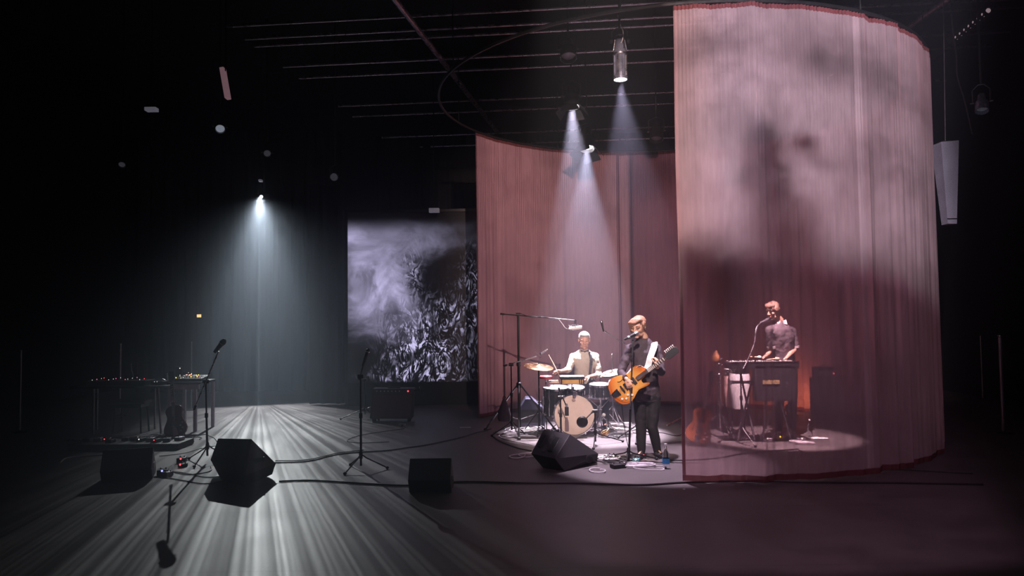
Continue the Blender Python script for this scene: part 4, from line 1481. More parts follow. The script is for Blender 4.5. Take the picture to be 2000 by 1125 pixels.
def head(mb, c, Hm, S=1.0):
    def e(p, r, Rx=None):
        mb.ell(c + Hm @ (V(p) * S), tuple(q * S for q in r), Hm if Rx is None else Hm @ Rx)
    e((0, .012, .030), (.074, .092, .084))
    e((0, -.012, .01), (.068, .078, .080))
    e((0, -.030, -.030), (.058, .062, .078))
    e((0, -.028, -.062), (.050, .052, .045))
    e((0, -.062, -.096), (.024, .024, .019))
    for s in (-1, 1):
        e((s * .028, -.076, .030), (.024, .014, .008), Matrix.Rotation(s * .15, 3, 'Y'))
        e((s * .030, -.074, .012), (.015, .012, .010))
        e((s * .040, -.060, -.018), (.022, .024, .022))
        e((s * .076, .008, .002), (.009, .019, .031), Matrix.Rotation(s * .35, 3, 'Z'))
        e((s * .011, -.094, -.024), (.009, .010, .008))
        e((s * .042, -.020, -.072), (.016, .040, .022))
    mb.chain([c + Hm @ V((0, -.084, .018)) * S, c + Hm @ V((0, -.098, -.006)) * S, c + Hm @ V((0, -.107, -.022)) * S], [.008 * S, .0095 * S, .012 * S], 8)
    e((0, -.086, -.052), (.022, .010, .0055))
    e((0, -.084, -.062), (.018, .010, .006))


def face_parts(par, c, Hm, hairm, S=1.0):
    for s in (-1, 1):
        def q(p):
            return c + Hm @ (V(p) * S)
        MB().tube([q((s * .016, -.0885, .012)), q((s * .030, -.0880, .009)), q((s * .044, -.080, .012))], .0028 * S, 6).build('eye', DARKF, par)
        MB().tube([q((s * .014, -.0905, .032)), q((s * .030, -.0900, .037)), q((s * .048, -.080, .032))], .0035 * S, 6).build('eyebrow', hairm, par)
    MB().tube([c + Hm @ V(p) * S for p in ((-.021, -.089, -.057), (-.008, -.0955, -.055), (.008, -.0955, -.055), (.021, -.089, -.057))], .0042 * S, 6).build('lips', LIP, par)


def hair(par, c, Hm, m, style, S=1.0):
    mb = MB()

    def e(p, r):
        mb.ell(c + Hm @ (V(p) * S), tuple(q * S for q in r), Hm)
    e((0, .022, .050), (.082, .094, .078))
    e((0, .045, .010), (.078, .070, .075))
    K = lambda pts, rs: mb.chain([c + Hm @ (V(p) * S) for p in pts], [q * S for q in rs], 8)
    if style == 'short':
        e((0, -.030, .088), (.064, .055, .030))
        for s in (-1, 1):
            e((s * .071, .005, .038), (.012, .034, .032))
    elif style == 'fringe':      # swept fringe over one eye
        e((0, -.030, .088), (.066, .055, .034))
        for i in range(9):
            x0 = .050 - .011 * i
            x1 = -.015 - .0065 * i
            z1 = .045 - .011 * i
            K([(x0, -.062, .098), ((x0 + x1) / 2 - .012, -.086, .070), (x1, -.088 + abs(x1) * .35, z1)], [.017, .014, .007])
        for s in (-1, 1):
            e((s * .072, .0, .030), (.015, .040, .042))
        e((0, .060, -.035), (.062, .042, .045))
    else:                        # mop top
        e((0, -.040, .080), (.074, .056, .042))
        for x in (-.050, -.025, 0, .025, .050):
            e((x, -.078 + abs(x) * .45, .045), (.022, .018, .030))
        for s in (-1, 1):
            e((s * .073, .0, .022), (.018, .046, .052))
        e((0, .062, -.030), (.066, .045, .055))
    o = mb.build('hair', m, par)
    r = o.modifiers.new('remesh', 'REMESH')
    r.mode = 'VOXEL'
    r.voxel_size = .006
    r.use_smooth_shade = True
    sm = o.modifiers.new('smooth', 'SMOOTH')
    sm.factor = .5
    sm.iterations = 3
    tx = bpy.data.textures.new('strands', 'CLOUDS')
    tx.noise_scale = .012
    dm = o.modifiers.new('strands', 'DISPLACE')
    dm.texture = tx
    dm.strength = .006
    dm.mid_level = .5
    return o


def head_matrix(yaw, pitch, roll=0.0):
    """yaw: turn towards image left (+), pitch: down (+)"""
    return Matrix.Rotation(-yaw, 3, 'Z') @ Matrix.Rotation(pitch, 3, 'X') @ Matrix.Rotation(roll, 3, 'Y')


def torso(mb, J, g=0.0, top=True, lo=0.0):
    """rings from the pelvis up to the neck base"""
    pel, shl, shr, nk = J['pelvis'], J['shL'], J['shR'], J['neck']
    sx = (shl - shr).normalized()
    up = (nk - pel).normalized()
    fy = sx.cross(up).normalized()
    chest = (shl + shr) / 2
    w0 = (shl - shr).length / 2
    L = (chest - pel).length
    bend = J.get('bend', V((0, 0, 0)))
    rings = []
    for f, wx, wy in ((lo, .155, .105), (.12, .158, .112), (.30, .140, .100), (.50, .143, .102), (.72, .158, .112), (.88, w0 * .92, .105), (1.0, w0 * .78, .085)):
        p = pel.lerp(chest, f) + bend * math.sin(math.pi * min(max(f, 0), 1))
        rings.append((p, sx * (wx + g), fy * (wy + g)))
    rings.append((chest.lerp(nk, .45), sx * (.118 + g), fy * (.078 + g)))
    rings.append((chest.lerp(nk, .8), sx * (.076 + g), fy * (.066 + g)))
    rings.append((nk, sx * (.056 + g), fy * (.056 + g)))
    mb.loft(rings, 22)
    return sx, fy


def person(name, label, J, hd, S, mats, hairstyle, hands):
    """J joints in world space; hd=(centre, yaw, pitch, roll)"""
    base = V(((J['pelvis']).x, J['pelvis'].y, 0))
    t = thing(name, label, 'person', base)
    hc, Hm = V(hd[0]), head_matrix(*hd[1:])
    mb = MB()
    head(mb, hc, Hm, S)
    mb.chain([hc + Hm @ V((0, .018, -.055)), J['neck'] + V((0, 0, .01))], [.053, .060])
    torso(mb, J, -.012)
    for s in 'LR':
        mb.chain([J['sh' + s] - V((0, 0, .028)), J['sh' + s].lerp(J['el' + s], .5), J['el' + s]], [.050, .044, .037])
        mb.chain([J['el' + s], J['el' + s].lerp(J['wr' + s], .35), J['wr' + s]], [.037, .037, .025])
        hs = hands[s]
        hand(mb, J['wr' + s], *hs)
        mb.chain([J['hip' + s], J['hip' + s].lerp(J['kn' + s], .5), J['kn' + s]], [.080, .068, .050])
        mb.chain([J['kn' + s], J['kn' + s].lerp(J['an' + s], .35), J['an' + s]], [.050, .052, .034])
        mb.chain([J['an' + s] - V((0, 0, .03)), J['toe' + s] - (J['toe' + s] - J['an' + s]).normalized() * .05], [.034, .026])
    blob(mb, 'body', SKIN, t, .005, 2)
    face_parts(t, hc, Hm, mats['hair'], S)
    hair(t, hc, Hm, mats['hair'], hairstyle, S)
    # shirt
    mb = MB()
    torso(mb, J, .012, lo=-.12)
    for s in 'LR':
        mb.chain([J['neck'] - V((0, 0, .055)), J['sh' + s] - V((0, 0, .030))], [.052, .057])
    sl = mats.get('sleeve', 1.0)
    for s in 'LR':
        a, b, c = J['sh' + s] - V((0, 0, .028)), J['el' + s], J['wr' + s]
        if sl > .5:
            e = b.lerp(c, (sl - .5) * 2 * .93)
            mb.chain([a, a.lerp(b, .5), b, e], [.058, .055, .050, .041 if sl > .8 else .052])
        else:
            e = a.lerp(b, sl * 2)
            mb.chain([a, a.lerp(b, .4), e], [.060, .058, .056])
    sh = blob(mb, 'shirt', mats['shirt'], t, .008, 3)
    # folds in the cloth
    tx = bpy.data.textures.new('folds', 'CLOUDS')
    tx.noise_scale = .09
    dm = sh.modifiers.new('folds', 'DISPLACE')
    dm.texture = tx
    dm.strength = .022
    # trousers
    mb = MB()
    pl = J['pelvis']
    sx = (J['hipL'] - J['hipR']).normalized()
    mb.ell(pl - V((0, 0, .02)), (.165, .125, .12), Matrix.Identity(3))
    for s in 'LR':
        mb.chain([J['hip' + s], J['hip' + s].lerp(J['kn' + s], .5), J['kn' + s]], [.094, .082, .064])
        e = J['kn' + s].lerp(J['an' + s], 1.05)
        mb.chain([J['kn' + s], J['kn' + s].lerp(J['an' + s], .4), e], [.064, .062, .050])
    tr = blob(mb, 'trousers', mats['trousers'], t, .009, 3)
    dm = tr.modifiers.new('folds', 'DISPLACE')
    dm.texture = tx
    dm.strength = .018
    # shoes
    for s in 'LR':
        an, toe = J['an' + s], J['toe' + s]
        d = V((toe.x - an.x, toe.y - an.y, 0)).normalized()
        R = Matrix((d.cross(V((0, 0, 1))), d, V((0, 0, 1)))).transposed()
        heel = V((an.x, an.y, .045)) - d * .035
        tp = V((toe.x, toe.y, .035))
        mb = MB()
        mb.loft([(heel - d * .02 + V((0, 0, 0)), R @ V((.025, 0, 0)), V((0, 0, .035))), (heel, R @ V((.036, 0, 0)), V((0, 0, .045))),
                 (heel.lerp(tp, .5), R @ V((.042, 0, 0)), V((0, 0, .038))), (heel.lerp(tp, .85), R @ V((.046, 0, 0)), V((0, 0, .03))),
                 (tp + d * .02 - V((0, 0, .008)), R @ V((.026, 0, 0)), V((0, 0, .018)))])
        mb.chain([V((an.x, an.y, .05)), V((an.x, an.y, .11))], [.044, .044])
        so = mb.build('shoe', mats['shoe'], t)
        r = so.modifiers.new('remesh', 'REMESH')
        r.mode = 'VOXEL'
        r.voxel_size = .006
        r.use_smooth_shade = True
        MB().loft([(heel - d * .02 - V((0, 0, heel.z - .008)), R @ V((.026, 0, 0)), V((0, 0, .007))), (heel.lerp(tp, .5) - V((0, 0, heel.lerp(tp, .5).z - .008)), R @ V((.042, 0, 0)), V((0, 0, .007))),
                   (tp - V((0, 0, tp.z - .008)) + d * .015, R @ V((.036, 0, 0)), V((0, 0, .007)))]).build('sole', mats.get('sole', RUB), so)
    return t, hc, Hm


def band(name, pts, w_, th, side, m, par):
    """flat strap following points; side = width direction"""
    pts = [V(p) for p in pts]
    vs, fs = [], []
    for i, p in enumerate(pts):
        d = (pts[min(i + 1, len(pts) - 1)] - pts[max(i - 1, 0)]).normalized()
        s = V(side)
        s = (s - d * s.dot(d)).normalized()
        n = d.cross(s)
        for a, b in ((-1, -1), (1, -1), (1, 1), (-1, 1)):
            vs.append(p + s * a * w_ / 2 + n * b * th / 2)
    for i in range(len(pts) - 1):
        for k in range(4):
            l = (k + 1) % 4
            fs.append((i * 4 + k, i * 4 + l, i * 4 + 4 + l, i * 4 + 4 + k))
    fs += [(3, 2, 1, 0), tuple((len(pts) - 1) * 4 + k for k in range(4))]
    return MB().add(vs, fs).build(name, m, par)


# ---- guitarist singing
Y0 = 9.17
j = lambda u, v, dy=0.0: W(u, v, Y0 + dy)
J = dict(pelvis=j(1263, 772, .02), neck=j(1257, 661, .02), shL=j(1282, 676, .03), shR=j(1229, 677, -.02),
         elL=j(1292, 727, -.05), wrL=j(1283, 716, -.31), elR=j(1213, 728, -.06), wrR=j(1224, 741, -.30),
         hipL=j(1276, 778, .02), hipR=j(1250, 778, .02), knL=j(1274, 834, -.03), knR=j(1252, 836, .0),
         anL=j(1284, 882, .06), anR=j(1253, 882, .0), toeL=j(1293, 892, -.10), toeR=j(1246, 894, -.16))
for s in 'LR':
    J['an' + s].z = .085
    J['toe' + s].z = .03
gt, hc, Hm = person('person', 'singing guitarist in black clothes with light brown fringe, standing at the microphone', J,
                    (j(1247, 639, -.03), .62, .26, .05), 1.12,
                    dict(hair=HBR, shirt=BCLOTH, trousers=TROU, shoe=LEATH, sleeve=.93), 'fringe',
                    dict(L=(V((.02, -.05, 1.0)), (-.55, .35, .1), 1, [.75, .8, .85, .95], .95),
                         R=(V((.35, -.15, -.9)), (-.1, 1, -.05), 1, [.5, .6, .65, .7], .95)))
# guitar
gax = (W(1320, 688, Y0 - .36) - W(1230, 754, Y0 - .27)).normalized()
gn = V((-.10, -1, .16))
gn = (gn - gax * gn.dot(gax)).normalized()
gy = gn.cross(gax)
GR = Matrix((gax, gy, gn)).transposed()


def guitar(label, o, R, sc, m, neckm=WOOD, headm=BLKP, single=True, strap=False, necklen=.44, name='electric_guitar'):
    t = thing(name, label, 'guitar', o, R=R)
    A = [(-.245, .0), (-.238, .07), (-.205, .135), (-.14, .170), (-.07, .160), (0, .128), (.05, .112), (.10, .118), (.16, .130), (.21, .110), (.235, .070), (.243, .03)]
    B = ([(.20, -.028), (.15, -.034), (.128, -.055), (.135, -.085), (.175, -.108), (.190, -.122), (.170, -.132), (.12, -.126)] if single else
         [(.238, -.06), (.21, -.11), (.16, -.13), (.10, -.118)]) + [(.05, -.112), (0, -.128), (-.07, -.160), (-.14, -.170), (-.205, -.135), (-.238, -.07)]
    poly = [(p.x * sc, p.y * sc) for p in smooth_path([V((x, y, 0)) for x, y in A + B + A[:1]], 4)[:-1]]
    loc = lambda mbx, nm, mt, **k: mbx.build(nm, mt, t, world=False, **k)
    I3 = Matrix.Identity(3)
    loc(MB().prism(poly, (0, 0, -.045 * sc), I3, .045 * sc), 'body', m, bevel=.008 * sc)
    cx = sum(p[0] for p in poly) / len(poly)
    inn = [((x - cx) * .90 + cx, y * .90) for x, y in poly]
    loc(MB().prism(inn, (0, 0, 0), I3, .006 * sc), 'top_plate', m, bevel=.004 * sc)
    x1 = .18 + necklen
    loc(MB().box(((.10 + x1) / 2 * sc, 0, .006 * sc), ((x1 - .10) * sc, .046 * sc, .022 * sc)), 'neck', neckm, bevel=.004)
    fb = loc(MB().box(((.10 + x1) / 2 * sc, 0, .020 * sc), ((x1 - .10) * sc, .048 * sc, .008 * sc)), 'fretboard', mat('rosewood_board', (.06, .03, .02), .4))
    for k in range(11):
        x = x1 - (x1 - .16) * (1 - 2 ** (-(k + 1) * 1.6 / 12)) * 1.12
        MB().box((x * sc, 0, .0252 * sc), (.010 * sc, .040 * sc, .002)).build('fret_inlay', KEYW, fb, world=False)
    hp = [(x1, -.024), (x1 + .03, -.042), (x1 + .15, -.040), (x1 + .165, -.02), (x1 + .165, .025), (x1 + .14, .045), (x1 + .03, .042), (x1, .024)]
    hd_ = loc(MB().prism([(x * sc, y * sc) for x, y in hp], (0, 0, -.006 * sc), I3, .018 * sc), 'headstock', headm, bevel=.003)
    for k in range(6):
        x = x1 + .032 + .022 * k
        y = .052
        MB().cyl((x * sc, (y - .012) * sc, .002), (x * sc, (y + .008) * sc, .002), .004 * sc, seg=6).ell((x * sc, (y + .012) * sc, .002), (.008 * sc, .008 * sc, .006 * sc)).build('tuning_peg', KEYW, hd_, world=False)
    for k, x in enumerate((.06, -.05)):
        loc(MB().box((x * sc, 0, .012 * sc), (.036 * sc, .085 * sc, .014 * sc)), 'pickup', CHR if k else BLKP, bevel=.003)
    loc(MB().box((-.10 * sc, 0, .014 * sc), (.018 * sc, .09 * sc, .016 * sc)), 'bridge', CHR, bevel=.002)
    loc(MB().prism([(x * sc, y * sc) for x, y in ((-.235, -.03), (-.235, .03), (-.15, .045), (-.15, -.045))], (0, 0, .008 * sc), I3, .006 * sc), 'tailpiece', CHR, bevel=.002)
    for i, (x, y) in enumerate(((-.13, -.11), (-.09, -.085), (-.17, -.085), (-.05, -.115))):
        loc(MB().lathe([(0, 0), (.014 * sc, 0), (.012 * sc, .014 * sc), (0, .015 * sc)], (x * sc, y * sc, .005 * sc), seg=12), 'control_knob', KEYW)
    for s in ((1, -1) if not single else (1,)):
        loc(MB().tube(smooth_path([V((.0, s * .075, .007)) * sc, V((-.03, s * .09, .007)) * sc, V((-.07, s * .085, .007)) * sc, V((-.10, s * .10, .007)) * sc]), .004 * sc, 6), 'sound_hole', BLKP)
    mb = MB()
    for k in range(6):
        y = (-.016 + .0064 * k) * sc
        mb.cyl((-.15 * sc, y, .026 * sc), ((x1 + .01) * sc, y * .95, .028 * sc), .0008, seg=4)
    loc(mb, 'strings', STL)
    return t


go = W(1230, 750, Y0 - .27)
gg = guitar('amber single-cutaway electric guitar held by the singing guitarist', go, GR, 1.05, AMB, single=True, necklen=.33)
# strap over the left shoulder
band('strap', smooth_path([go + gax * .20 + gy * .11 + gn * .015, W(1262, 722, Y0 - .175), W(1270, 698, Y0 - .155), W(1277, 678, Y0 - .115), W(1278, 669, Y0 - .03), W(1274, 672, Y0 + .07),
      W(1258, 690, Y0 + .13), W(1235, 725, Y0 + .13), W(1213, 750, Y0 - .02), go - gax * .245 + gn * -.02], 5), .075, .004, (1, .1, .15), mat('white_strap_leather', (.85, .80, .78), .6), gg)
MB().tube(smooth_path([go - gax * .2 - gy * .1 - gn * .02, W(1216, 806, Y0 - .2), W(1222, 850, Y0 - .15), P(1232, 893) + V((0, 0, .01))]), .004, 6).build('jack_cable', CABLE, gg)

# ---- drummer
Y0 = 11.95
J = dict(pelvis=j(1141, 762, .05), neck=j(1141, 682, .02), shL=j(1163, 693, .0), shR=j(1119, 693, .0),
         elL=j(1170, 732, -.06), wrL=j(1150, 736, -.33), elR=j(1111, 722, -.08), wrR=j(1094, 725, -.28),
         hipL=j(1153, 768, .0), hipR=j(1129, 768, .0), knL=j(1182, 768, -.36), knR=j(1100, 768, -.36),
         anL=j(1183, 820, -.38), anR=j(1098, 820, -.38), toeL=j(1185, 840, -.56), toeR=j(1096, 840, -.56))
J['pelvis'].z = .68
for s in 'LR':
    J['hip' + s].z = .66
    J['kn' + s].z = .56
    J['an' + s].z = .10
    J['toe' + s].z = .04
dm_, hc, Hm = person('person', 'seated drummer in cream shirt, bow tie and braces, right drumstick raised', J,
                     (j(1141, 665, -.02), .0, .22, .03), 1.14,
                     dict(hair=HGR, shirt=CREAM, trousers=TROU, shoe=LEATH, sleeve=.60), 'short',
                     dict(L=(V((-.75, -.45, -.25)), (.0, .1, -1), 1, [.7, .8, .85, .9], .9),
                          R=(V((-.55, -.35, .1)), (.2, -.2, -1), -1, [.9, .95, 1, 1], 1.0)))
nb = J['neck'] + V((0, -.080, -.035))
mb = MB()
for s in (-1, 1):
    mb.add([nb + V((0, -.012, .010)), nb + V((s * .065, -.004, .030)), nb + V((s * .068, -.004, -.030)), nb + V((0, -.012, -.010)),
            nb + V((0, .01, .010)), nb + V((s * .065, .012, .030)), nb + V((s * .068, .012, -.030)), nb + V((0, .01, -.010))],
           [(0, 1, 2, 3), (7, 6, 5, 4), (0, 4, 5, 1), (1, 5, 6, 2), (2, 6, 7, 3), (3, 7, 4, 0)])
mb.box(nb + V((0, -.012, 0)), (.022, .018, .026))
mb.build('bow_tie', BCLOTH, dm_)
for s, us in ((1, (1152, 1155, 1154, 1152)),):
    p = [j(us[0] - 1, 686, .0), j(us[0], 690, -.10), j(us[1], 702, -.142), j(us[2], 716, -.140), j(us[3], 733, -.135), j(us[3], 745, -.13)]
    br_ = band('braces_strap', smooth_path(p, 4), .042, .005, (1, 0, 0), BLKP, dm_)
    for vv in (704, 709, 713):
        MB().box(j(1154.5, vv, -.155), (.050, .006, .010)).build('buckle', CHR, br_)
# jacket-like pale panels of the open shirt: lighter cloth over the shoulders
sk = J['wrR'] + V((-.045, -.045, .02))
t = thing('drumstick', 'wooden drumstick raised in the drummer\'s right hand', 'drumstick', sk)
tipp = W(1072, 694, Y0 - .30)
d = (tipp - W(1091, 730, Y0 - .33)).normalized()
MB().tube([W(1092, 733, Y0 - .33), W(1091, 730, Y0 - .33) + d * .22, tipp - d * .02, tipp], [.0095, .009, .006, .004], 10).build('shaft', mat('pale_hickory', (.75, .50, .34), .45), t)
MB().ell(tipp, (.007, .007, .010)).build('tip', MATS['pale_hickory'], t)
t = thing('drumstick', 'wooden drumstick resting across the percussion box in the drummer\'s left hand', 'drumstick', W(1140, 740, Y0 - .5))
a, b = W(1146, 738, Y0 - .42), W(1108, 737, 11.0)
MB().tube([a, a.lerp(b, .7), b], [.0095, .008, .004], 10).build('shaft', MATS['pale_hickory'], t)
MB().ell(b, (.007, .007, .007)).build('tip', MATS['pale_hickory'], t)

# ---- keyboard player behind the sheer curtain
Y0 = 10.65
J = dict(pelvis=j(1534, 722, .05), neck=j(1523, 628, .02), shL=j(1549, 644, .04), shR=j(1502, 641, -.08),
         elL=j(1553, 682, .04), wrL=j(1536, 699, -.22), elR=j(1507, 683, -.02), wrR=j(1495, 696, -.22),
         hipL=j(1545, 728, .05), hipR=j(1524, 728, .0), knL=j(1548, 786, .02), knR=j(1522, 788, -.05),
         anL=j(1546, 836, .08), anR=j(1521, 838, .0), toeL=j(1538, 846, -.14), toeR=j(1508, 848, -.20))
for s in 'LR':
    J['an' + s].z = .09
    J['toe' + s].z = .03
kp, hc, Hm = person('person', 'keyboard player with mop-top hair and grey short-sleeved shirt behind the sheer curtain', J,
                    (j(1509, 607, -.04), .95, .30, .0), 1.08,
                    dict(hair=HDK, shirt=GSHIRT, trousers=TROU, shoe=WPL, sole=WPL, sleeve=.44), 'mop',
                    dict(L=(V((-.75, -.5, -.15)), (0, -.1, -1), 1, .35, .5),
                         R=(V((-.6, -.6, -.1)), (0, -.1, -1), -1, .35, .5)))
mb = MB()
for s in (-1, 1):
    a = J['neck'] + V((s * .02, -.07, .01))
    mb.add([a, a + V((s * .055, .02, .02)), a + V((s * .05, -.035, -.05)), a + V((0, -.02, -.045)),
            a + V((0, .008, 0)), a + V((s * .055, .028, .02)), a + V((s * .05, -.027, -.05)), a + V((0, -.012, -.045))],
           [(0, 1, 2, 3), (7, 6, 5, 4), (0, 4, 5, 1), (1, 5, 6, 2), (2, 6, 7, 3), (3, 7, 4, 0)])
mb.build('collar', mat('light_grey_collar_cloth', (.45, .40, .40), .8), kp)
for s in 'LR':
    e = J['sh' + s].lerp(J['el' + s], .88)
    MB().lathe([(.056, -.016), (.064, -.016), (.064, .016), (.056, .016)], e, axis=(J['el' + s] - J['sh' + s])).build('rolled_cuff', MATS['light_grey_collar_cloth'], kp)

# ------------------------------------------------------------------ keyboard corner behind the sheer curtain
KY = 10.25
L0, R0 = W(1420, 703, KY), W(1552, 708, KY)
kz = (L0.z + R0.z) / 2
t = thing('electric_organ', 'dark combo organ with ivory keys in front of the keyboard player', 'keyboard', ((L0.x + R0.x) / 2, KY, 0))
cxk = (L0.x + R0.x) / 2
wk = R0.x - L0.x
MB().box((cxk, KY, kz - .05), (wk, .34, .09)).build('case', BLKP, t, bevel=.008)
MB().box((cxk, KY - .168, kz - .002), (wk * .99, .012, .012)).build('chrome_trim', CHR, t)
MB().box((cxk, KY + .08, kz - .0), (wk * .94, .14, .014)).build('key_bed', KEYW, t)
ks = t
for k in range(34):
    if k % 7 in (0, 1, 3, 4, 5):
        MB().box((cxk - wk * .46 + k * wk * .92 / 33, KY + .05, kz + .011), (.009, .085, .012)).build('black_key', BLKP, t)
a, b = W(1472, 714, KY - .12), W(1552, 782, KY - .12)
fp = MB().box(((a.x + b.x) / 2, KY - .10, (a.z + b.z) / 2), (b.x - a.x, .14, a.z - b.z)).build('amplifier_box', CAB, t, bevel=.008)
a, b = W(1490, 743, KY - .18), W(1523, 750, KY - .18)
MB().box(((a.x + b.x) / 2, KY - .174, (a.z + b.z) / 2), (b.x - a.x, .006, a.z - b.z)).build('name_plate', mat('pale_gold_plate', (.60, .45, .22), .4, .3), fp)
for (u0, u1, v1) in ((1444, 1474, 855), (1474, 1440, 850), (1507, 1545, 855), (1545, 1484, 852), (1500, 1490, 850)):
    a = W(u0, 716, KY)
    e = W(u1, v1, KY)
    e.z = .015
    MB().cyl(a - V((0, 0, .02)), e, .014, seg=10).build('leg', ALU, t)
MB().cyl(W(1442, 745, KY - .02), W(1474, 745, KY - .02), .009, seg=8).build('cross_bar', ALU, t)
t = thing('mallet', 'pale wooden mallet lying on the organ top', 'mallet', W(1470, 698, KY))
MB().cyl(W(1462, 697, KY - .05), W(1486, 698, KY - .08), .010, seg=8).build('shaft', MATS['pale_hickory'], t)
MB().ell(W(1483, 698, KY - .08), (.03, .026, .026)).build('mallet_head', WHT, t)
c = W(1505, 699, KY - .10)
c.z = kz + .034
t = thing('maraca', 'pale egg-shaped shaker lying on the organ near the player\'s hands', 'shaker', c)
MB().ell(c + V((.09, 0, 0)), (.036, .028, .028)).build('shaker_head', MATS['pale_hickory'], t)
MB().tube([c + V((.06, 0, 0)), c + V((-.06, 0, -.012))], [.014, .010], 8).build('handle', MATS['pale_hickory'], t)

# conga drum and its stand
c = W(1444, 718, 10.75)
t = drum('conga_drum', 'tall white conga drum standing behind the left end of the organ', c, (0, -.05, 1), .135, .05, nl=5, shell=WPL)
zb = W(1444, 798, 10.75).z
MB().lathe([(.095, zb), (.11, zb), (.15, c.z - .28), (.145, c.z - .12), (.135, c.z - .03), (.10, c.z - .03)], (c.x, c.y + .01, 0), seg=32).build('shell', WPL, t)
MB().lathe([(.151, c.z - .20), (.155, c.z - .20), (.155, c.z - .18), (.151, c.z - .18)], (c.x, c.y + .01, 0), seg=32).build('shell_band', CHR, t)
for k in range(3):
    a = k * 2.094 + .5
    MB().tube([V((c.x + .11 * math.cos(a), c.y + .11 * math.sin(a), zb + .06)), V((c.x + .12 * math.cos(a), c.y + .12 * math.sin(a), .3)), V((c.x + .26 * math.cos(a), c.y + .26 * math.sin(a), .012))], .010, 8).build('stand_leg', BLK, t)
c = W(1428, 722, 10.95)
t = drum('conga_drum', 'pinkish narrower conga drum left of the white one', c, (0, -.05, 1), .105, .05, nl=5, shell=mat('pink_beige_shell', (.55, .36, .32), .4))
MB().lathe([(.08, zb), (.09, zb), (.115, c.z - .28), (.105, c.z - .03), (.08, c.z - .03)], (c.x, c.y + .01, 0), seg=32).build('shell', MATS['pink_beige_shell'], t)
for k in range(3):
    a = k * 2.094 + .2
    MB().tube([V((c.x + .08 * math.cos(a), c.y + .08 * math.sin(a), zb + .05)), V((c.x + .2 * math.cos(a), c.y + .2 * math.sin(a), .012))], .010, 8).build('stand_leg', BLK, t)

# chrome hardware stand with gourd
b = V((W(1408, 850, 10.6).x, 10.6, 0))
t = thing('percussion_stand', 'bright chrome percussion stand left of the organ with several clamps', 'stand', b)
top = W(1408, 688, 10.6)
MB().cyl((b.x, b.y, .1), (b.x, b.y, top.z), .013, seg=10).build('pole', CHR, t)
for vv in (700, 712, 732, 748, 790):
    z = W(1408, vv, 10.6).z
    cl = MB().box((b.x, b.y - .005, z), (.05, .05, .035)).build('clamp', CHR, t, bevel=.005)
    MB().cyl((b.x - .05, b.y, z), (b.x + .05, b.y, z), .006, seg=8).build('wing_bolt', CHR, cl)
for k in range(3):
    a = k * 2.094 + .9
    l = MB().tube([V((b.x, b.y, .33)), V((b.x + .12 * math.cos(a), b.y + .12 * math.sin(a), .26)), V((b.x + .3 * math.cos(a), b.y + .3 * math.sin(a), .015))], .009, 8).build('leg', CHR, t)
    MB().ell((b.x + .3 * math.cos(a), b.y + .3 * math.sin(a), .015), .015).build('rubber_foot', RUB, l)
MB().cyl(W(1408, 690, 10.6), W(1397, 694, 10.55), .007, seg=8).build('side_arm', CHR, t)
c = W(1397, 700, 10.5)
t = thing('gourd_shaker', 'orange gourd-like shaker hanging from the chrome percussion stand', 'shaker', c)
MB().lathe([(0, -.10), (.028, -.09), (.05, -.05), (.056, 0), (.045, .05), (.022, .08), (.014, .11), (0, .115)], c, axis=(.16, 0, 1)).build('gourd', mat('gourd_skin', (.45, .20, .08), .5), t)
MB().tube([c + V((.02, 0, .11)), c + V((.05, .04, .13)), W(1405, 692, 10.58)], .005, 6).build('loop', BLK, t)

# bass guitar on its stand
go2 = W(1368, 832, 9.95)
ax = (W(1388, 745, 10.15) - go2).normalized()
gn2 = V((-.1, -1, .12))
gn2 = (gn2 - ax * gn2.dot(ax)).normalized()
go2.z = max(go2.z, .27)
guitar('orange electric guitar leaning on a low stand at the left, seen through the sheer curtain', go2, Matrix((ax, gn2.cross(ax), gn2)).transposed(), 1.0, ORG, single=False)
t = thing('guitar_stand', 'low black stand holding the orange guitar behind the sheer curtain', 'guitar stand', (go2.x, go2.y + .1, 0))
for s in (-1, 1):
    MB().tube([V((go2.x + s * .05, go2.y + .16, .38)), V((go2.x + s * .14, go2.y + .02, .015))], .009, 8).build('leg', BLK, t)
    MB().tube([V((go2.x + s * .10, go2.y + .06, .08)), V((go2.x + s * .10, go2.y - .09, .06)), V((go2.x + s * .10, go2.y - .10, .10))], .008, 8).build('cradle', RUB, t)
MB().tube([V((go2.x, go2.y + .16, .38)), V((go2.x, go2.y + .34, .015))], .009, 8).build('leg', BLK, t)

# amplifier stack
AY = 12.25
a, b = W(1589, 738, AY), W(1632, 818, AY)
t = thing('speaker_cabinet', 'dark guitar speaker cabinet standing at the right behind the sheer curtain', 'amplifier', ((a.x + b.x) / 2, AY, 0))
wz = a.z
MB().box(((a.x + b.x) / 2, AY, wz / 2 + .005), (b.x - a.x + .02, .32, wz - .01)).build('cabinet', CAB, t, bevel=.01)
MB().box(((a.x + b.x) / 2, AY - .162, wz / 2 + .02), (b.x - a.x - .05, .012, wz - .12)).build('grille', GRL, t)
for s in (-1, 1):
    for z in (.04, wz - .03):
        MB().box(((a.x + b.x) / 2 + s * (b.x - a.x) / 2, AY - .155, z), (.035, .03, .035)).build('corner', BLK, t, bevel=.006)
a2, b2 = W(1591, 718, AY), W(1627, 738, AY)
t = thing('amplifier_head', 'amplifier head with a small red lamp on top of the speaker cabinet', 'amplifier', ((a2.x + b2.x) / 2, AY, wz))
ah = a2.z - b2.z
MB().box(((a2.x + b2.x) / 2, AY, wz + ah / 2 + .002), (b2.x - a2.x, .24, ah)).build('case', CAB, t, bevel=.008)
MB().box(((a2.x + b2.x) / 2, AY - .122, wz + ah * .45), (b2.x - a2.x - .05, .008, ah * .5)).build('control_panel', ALU, t)
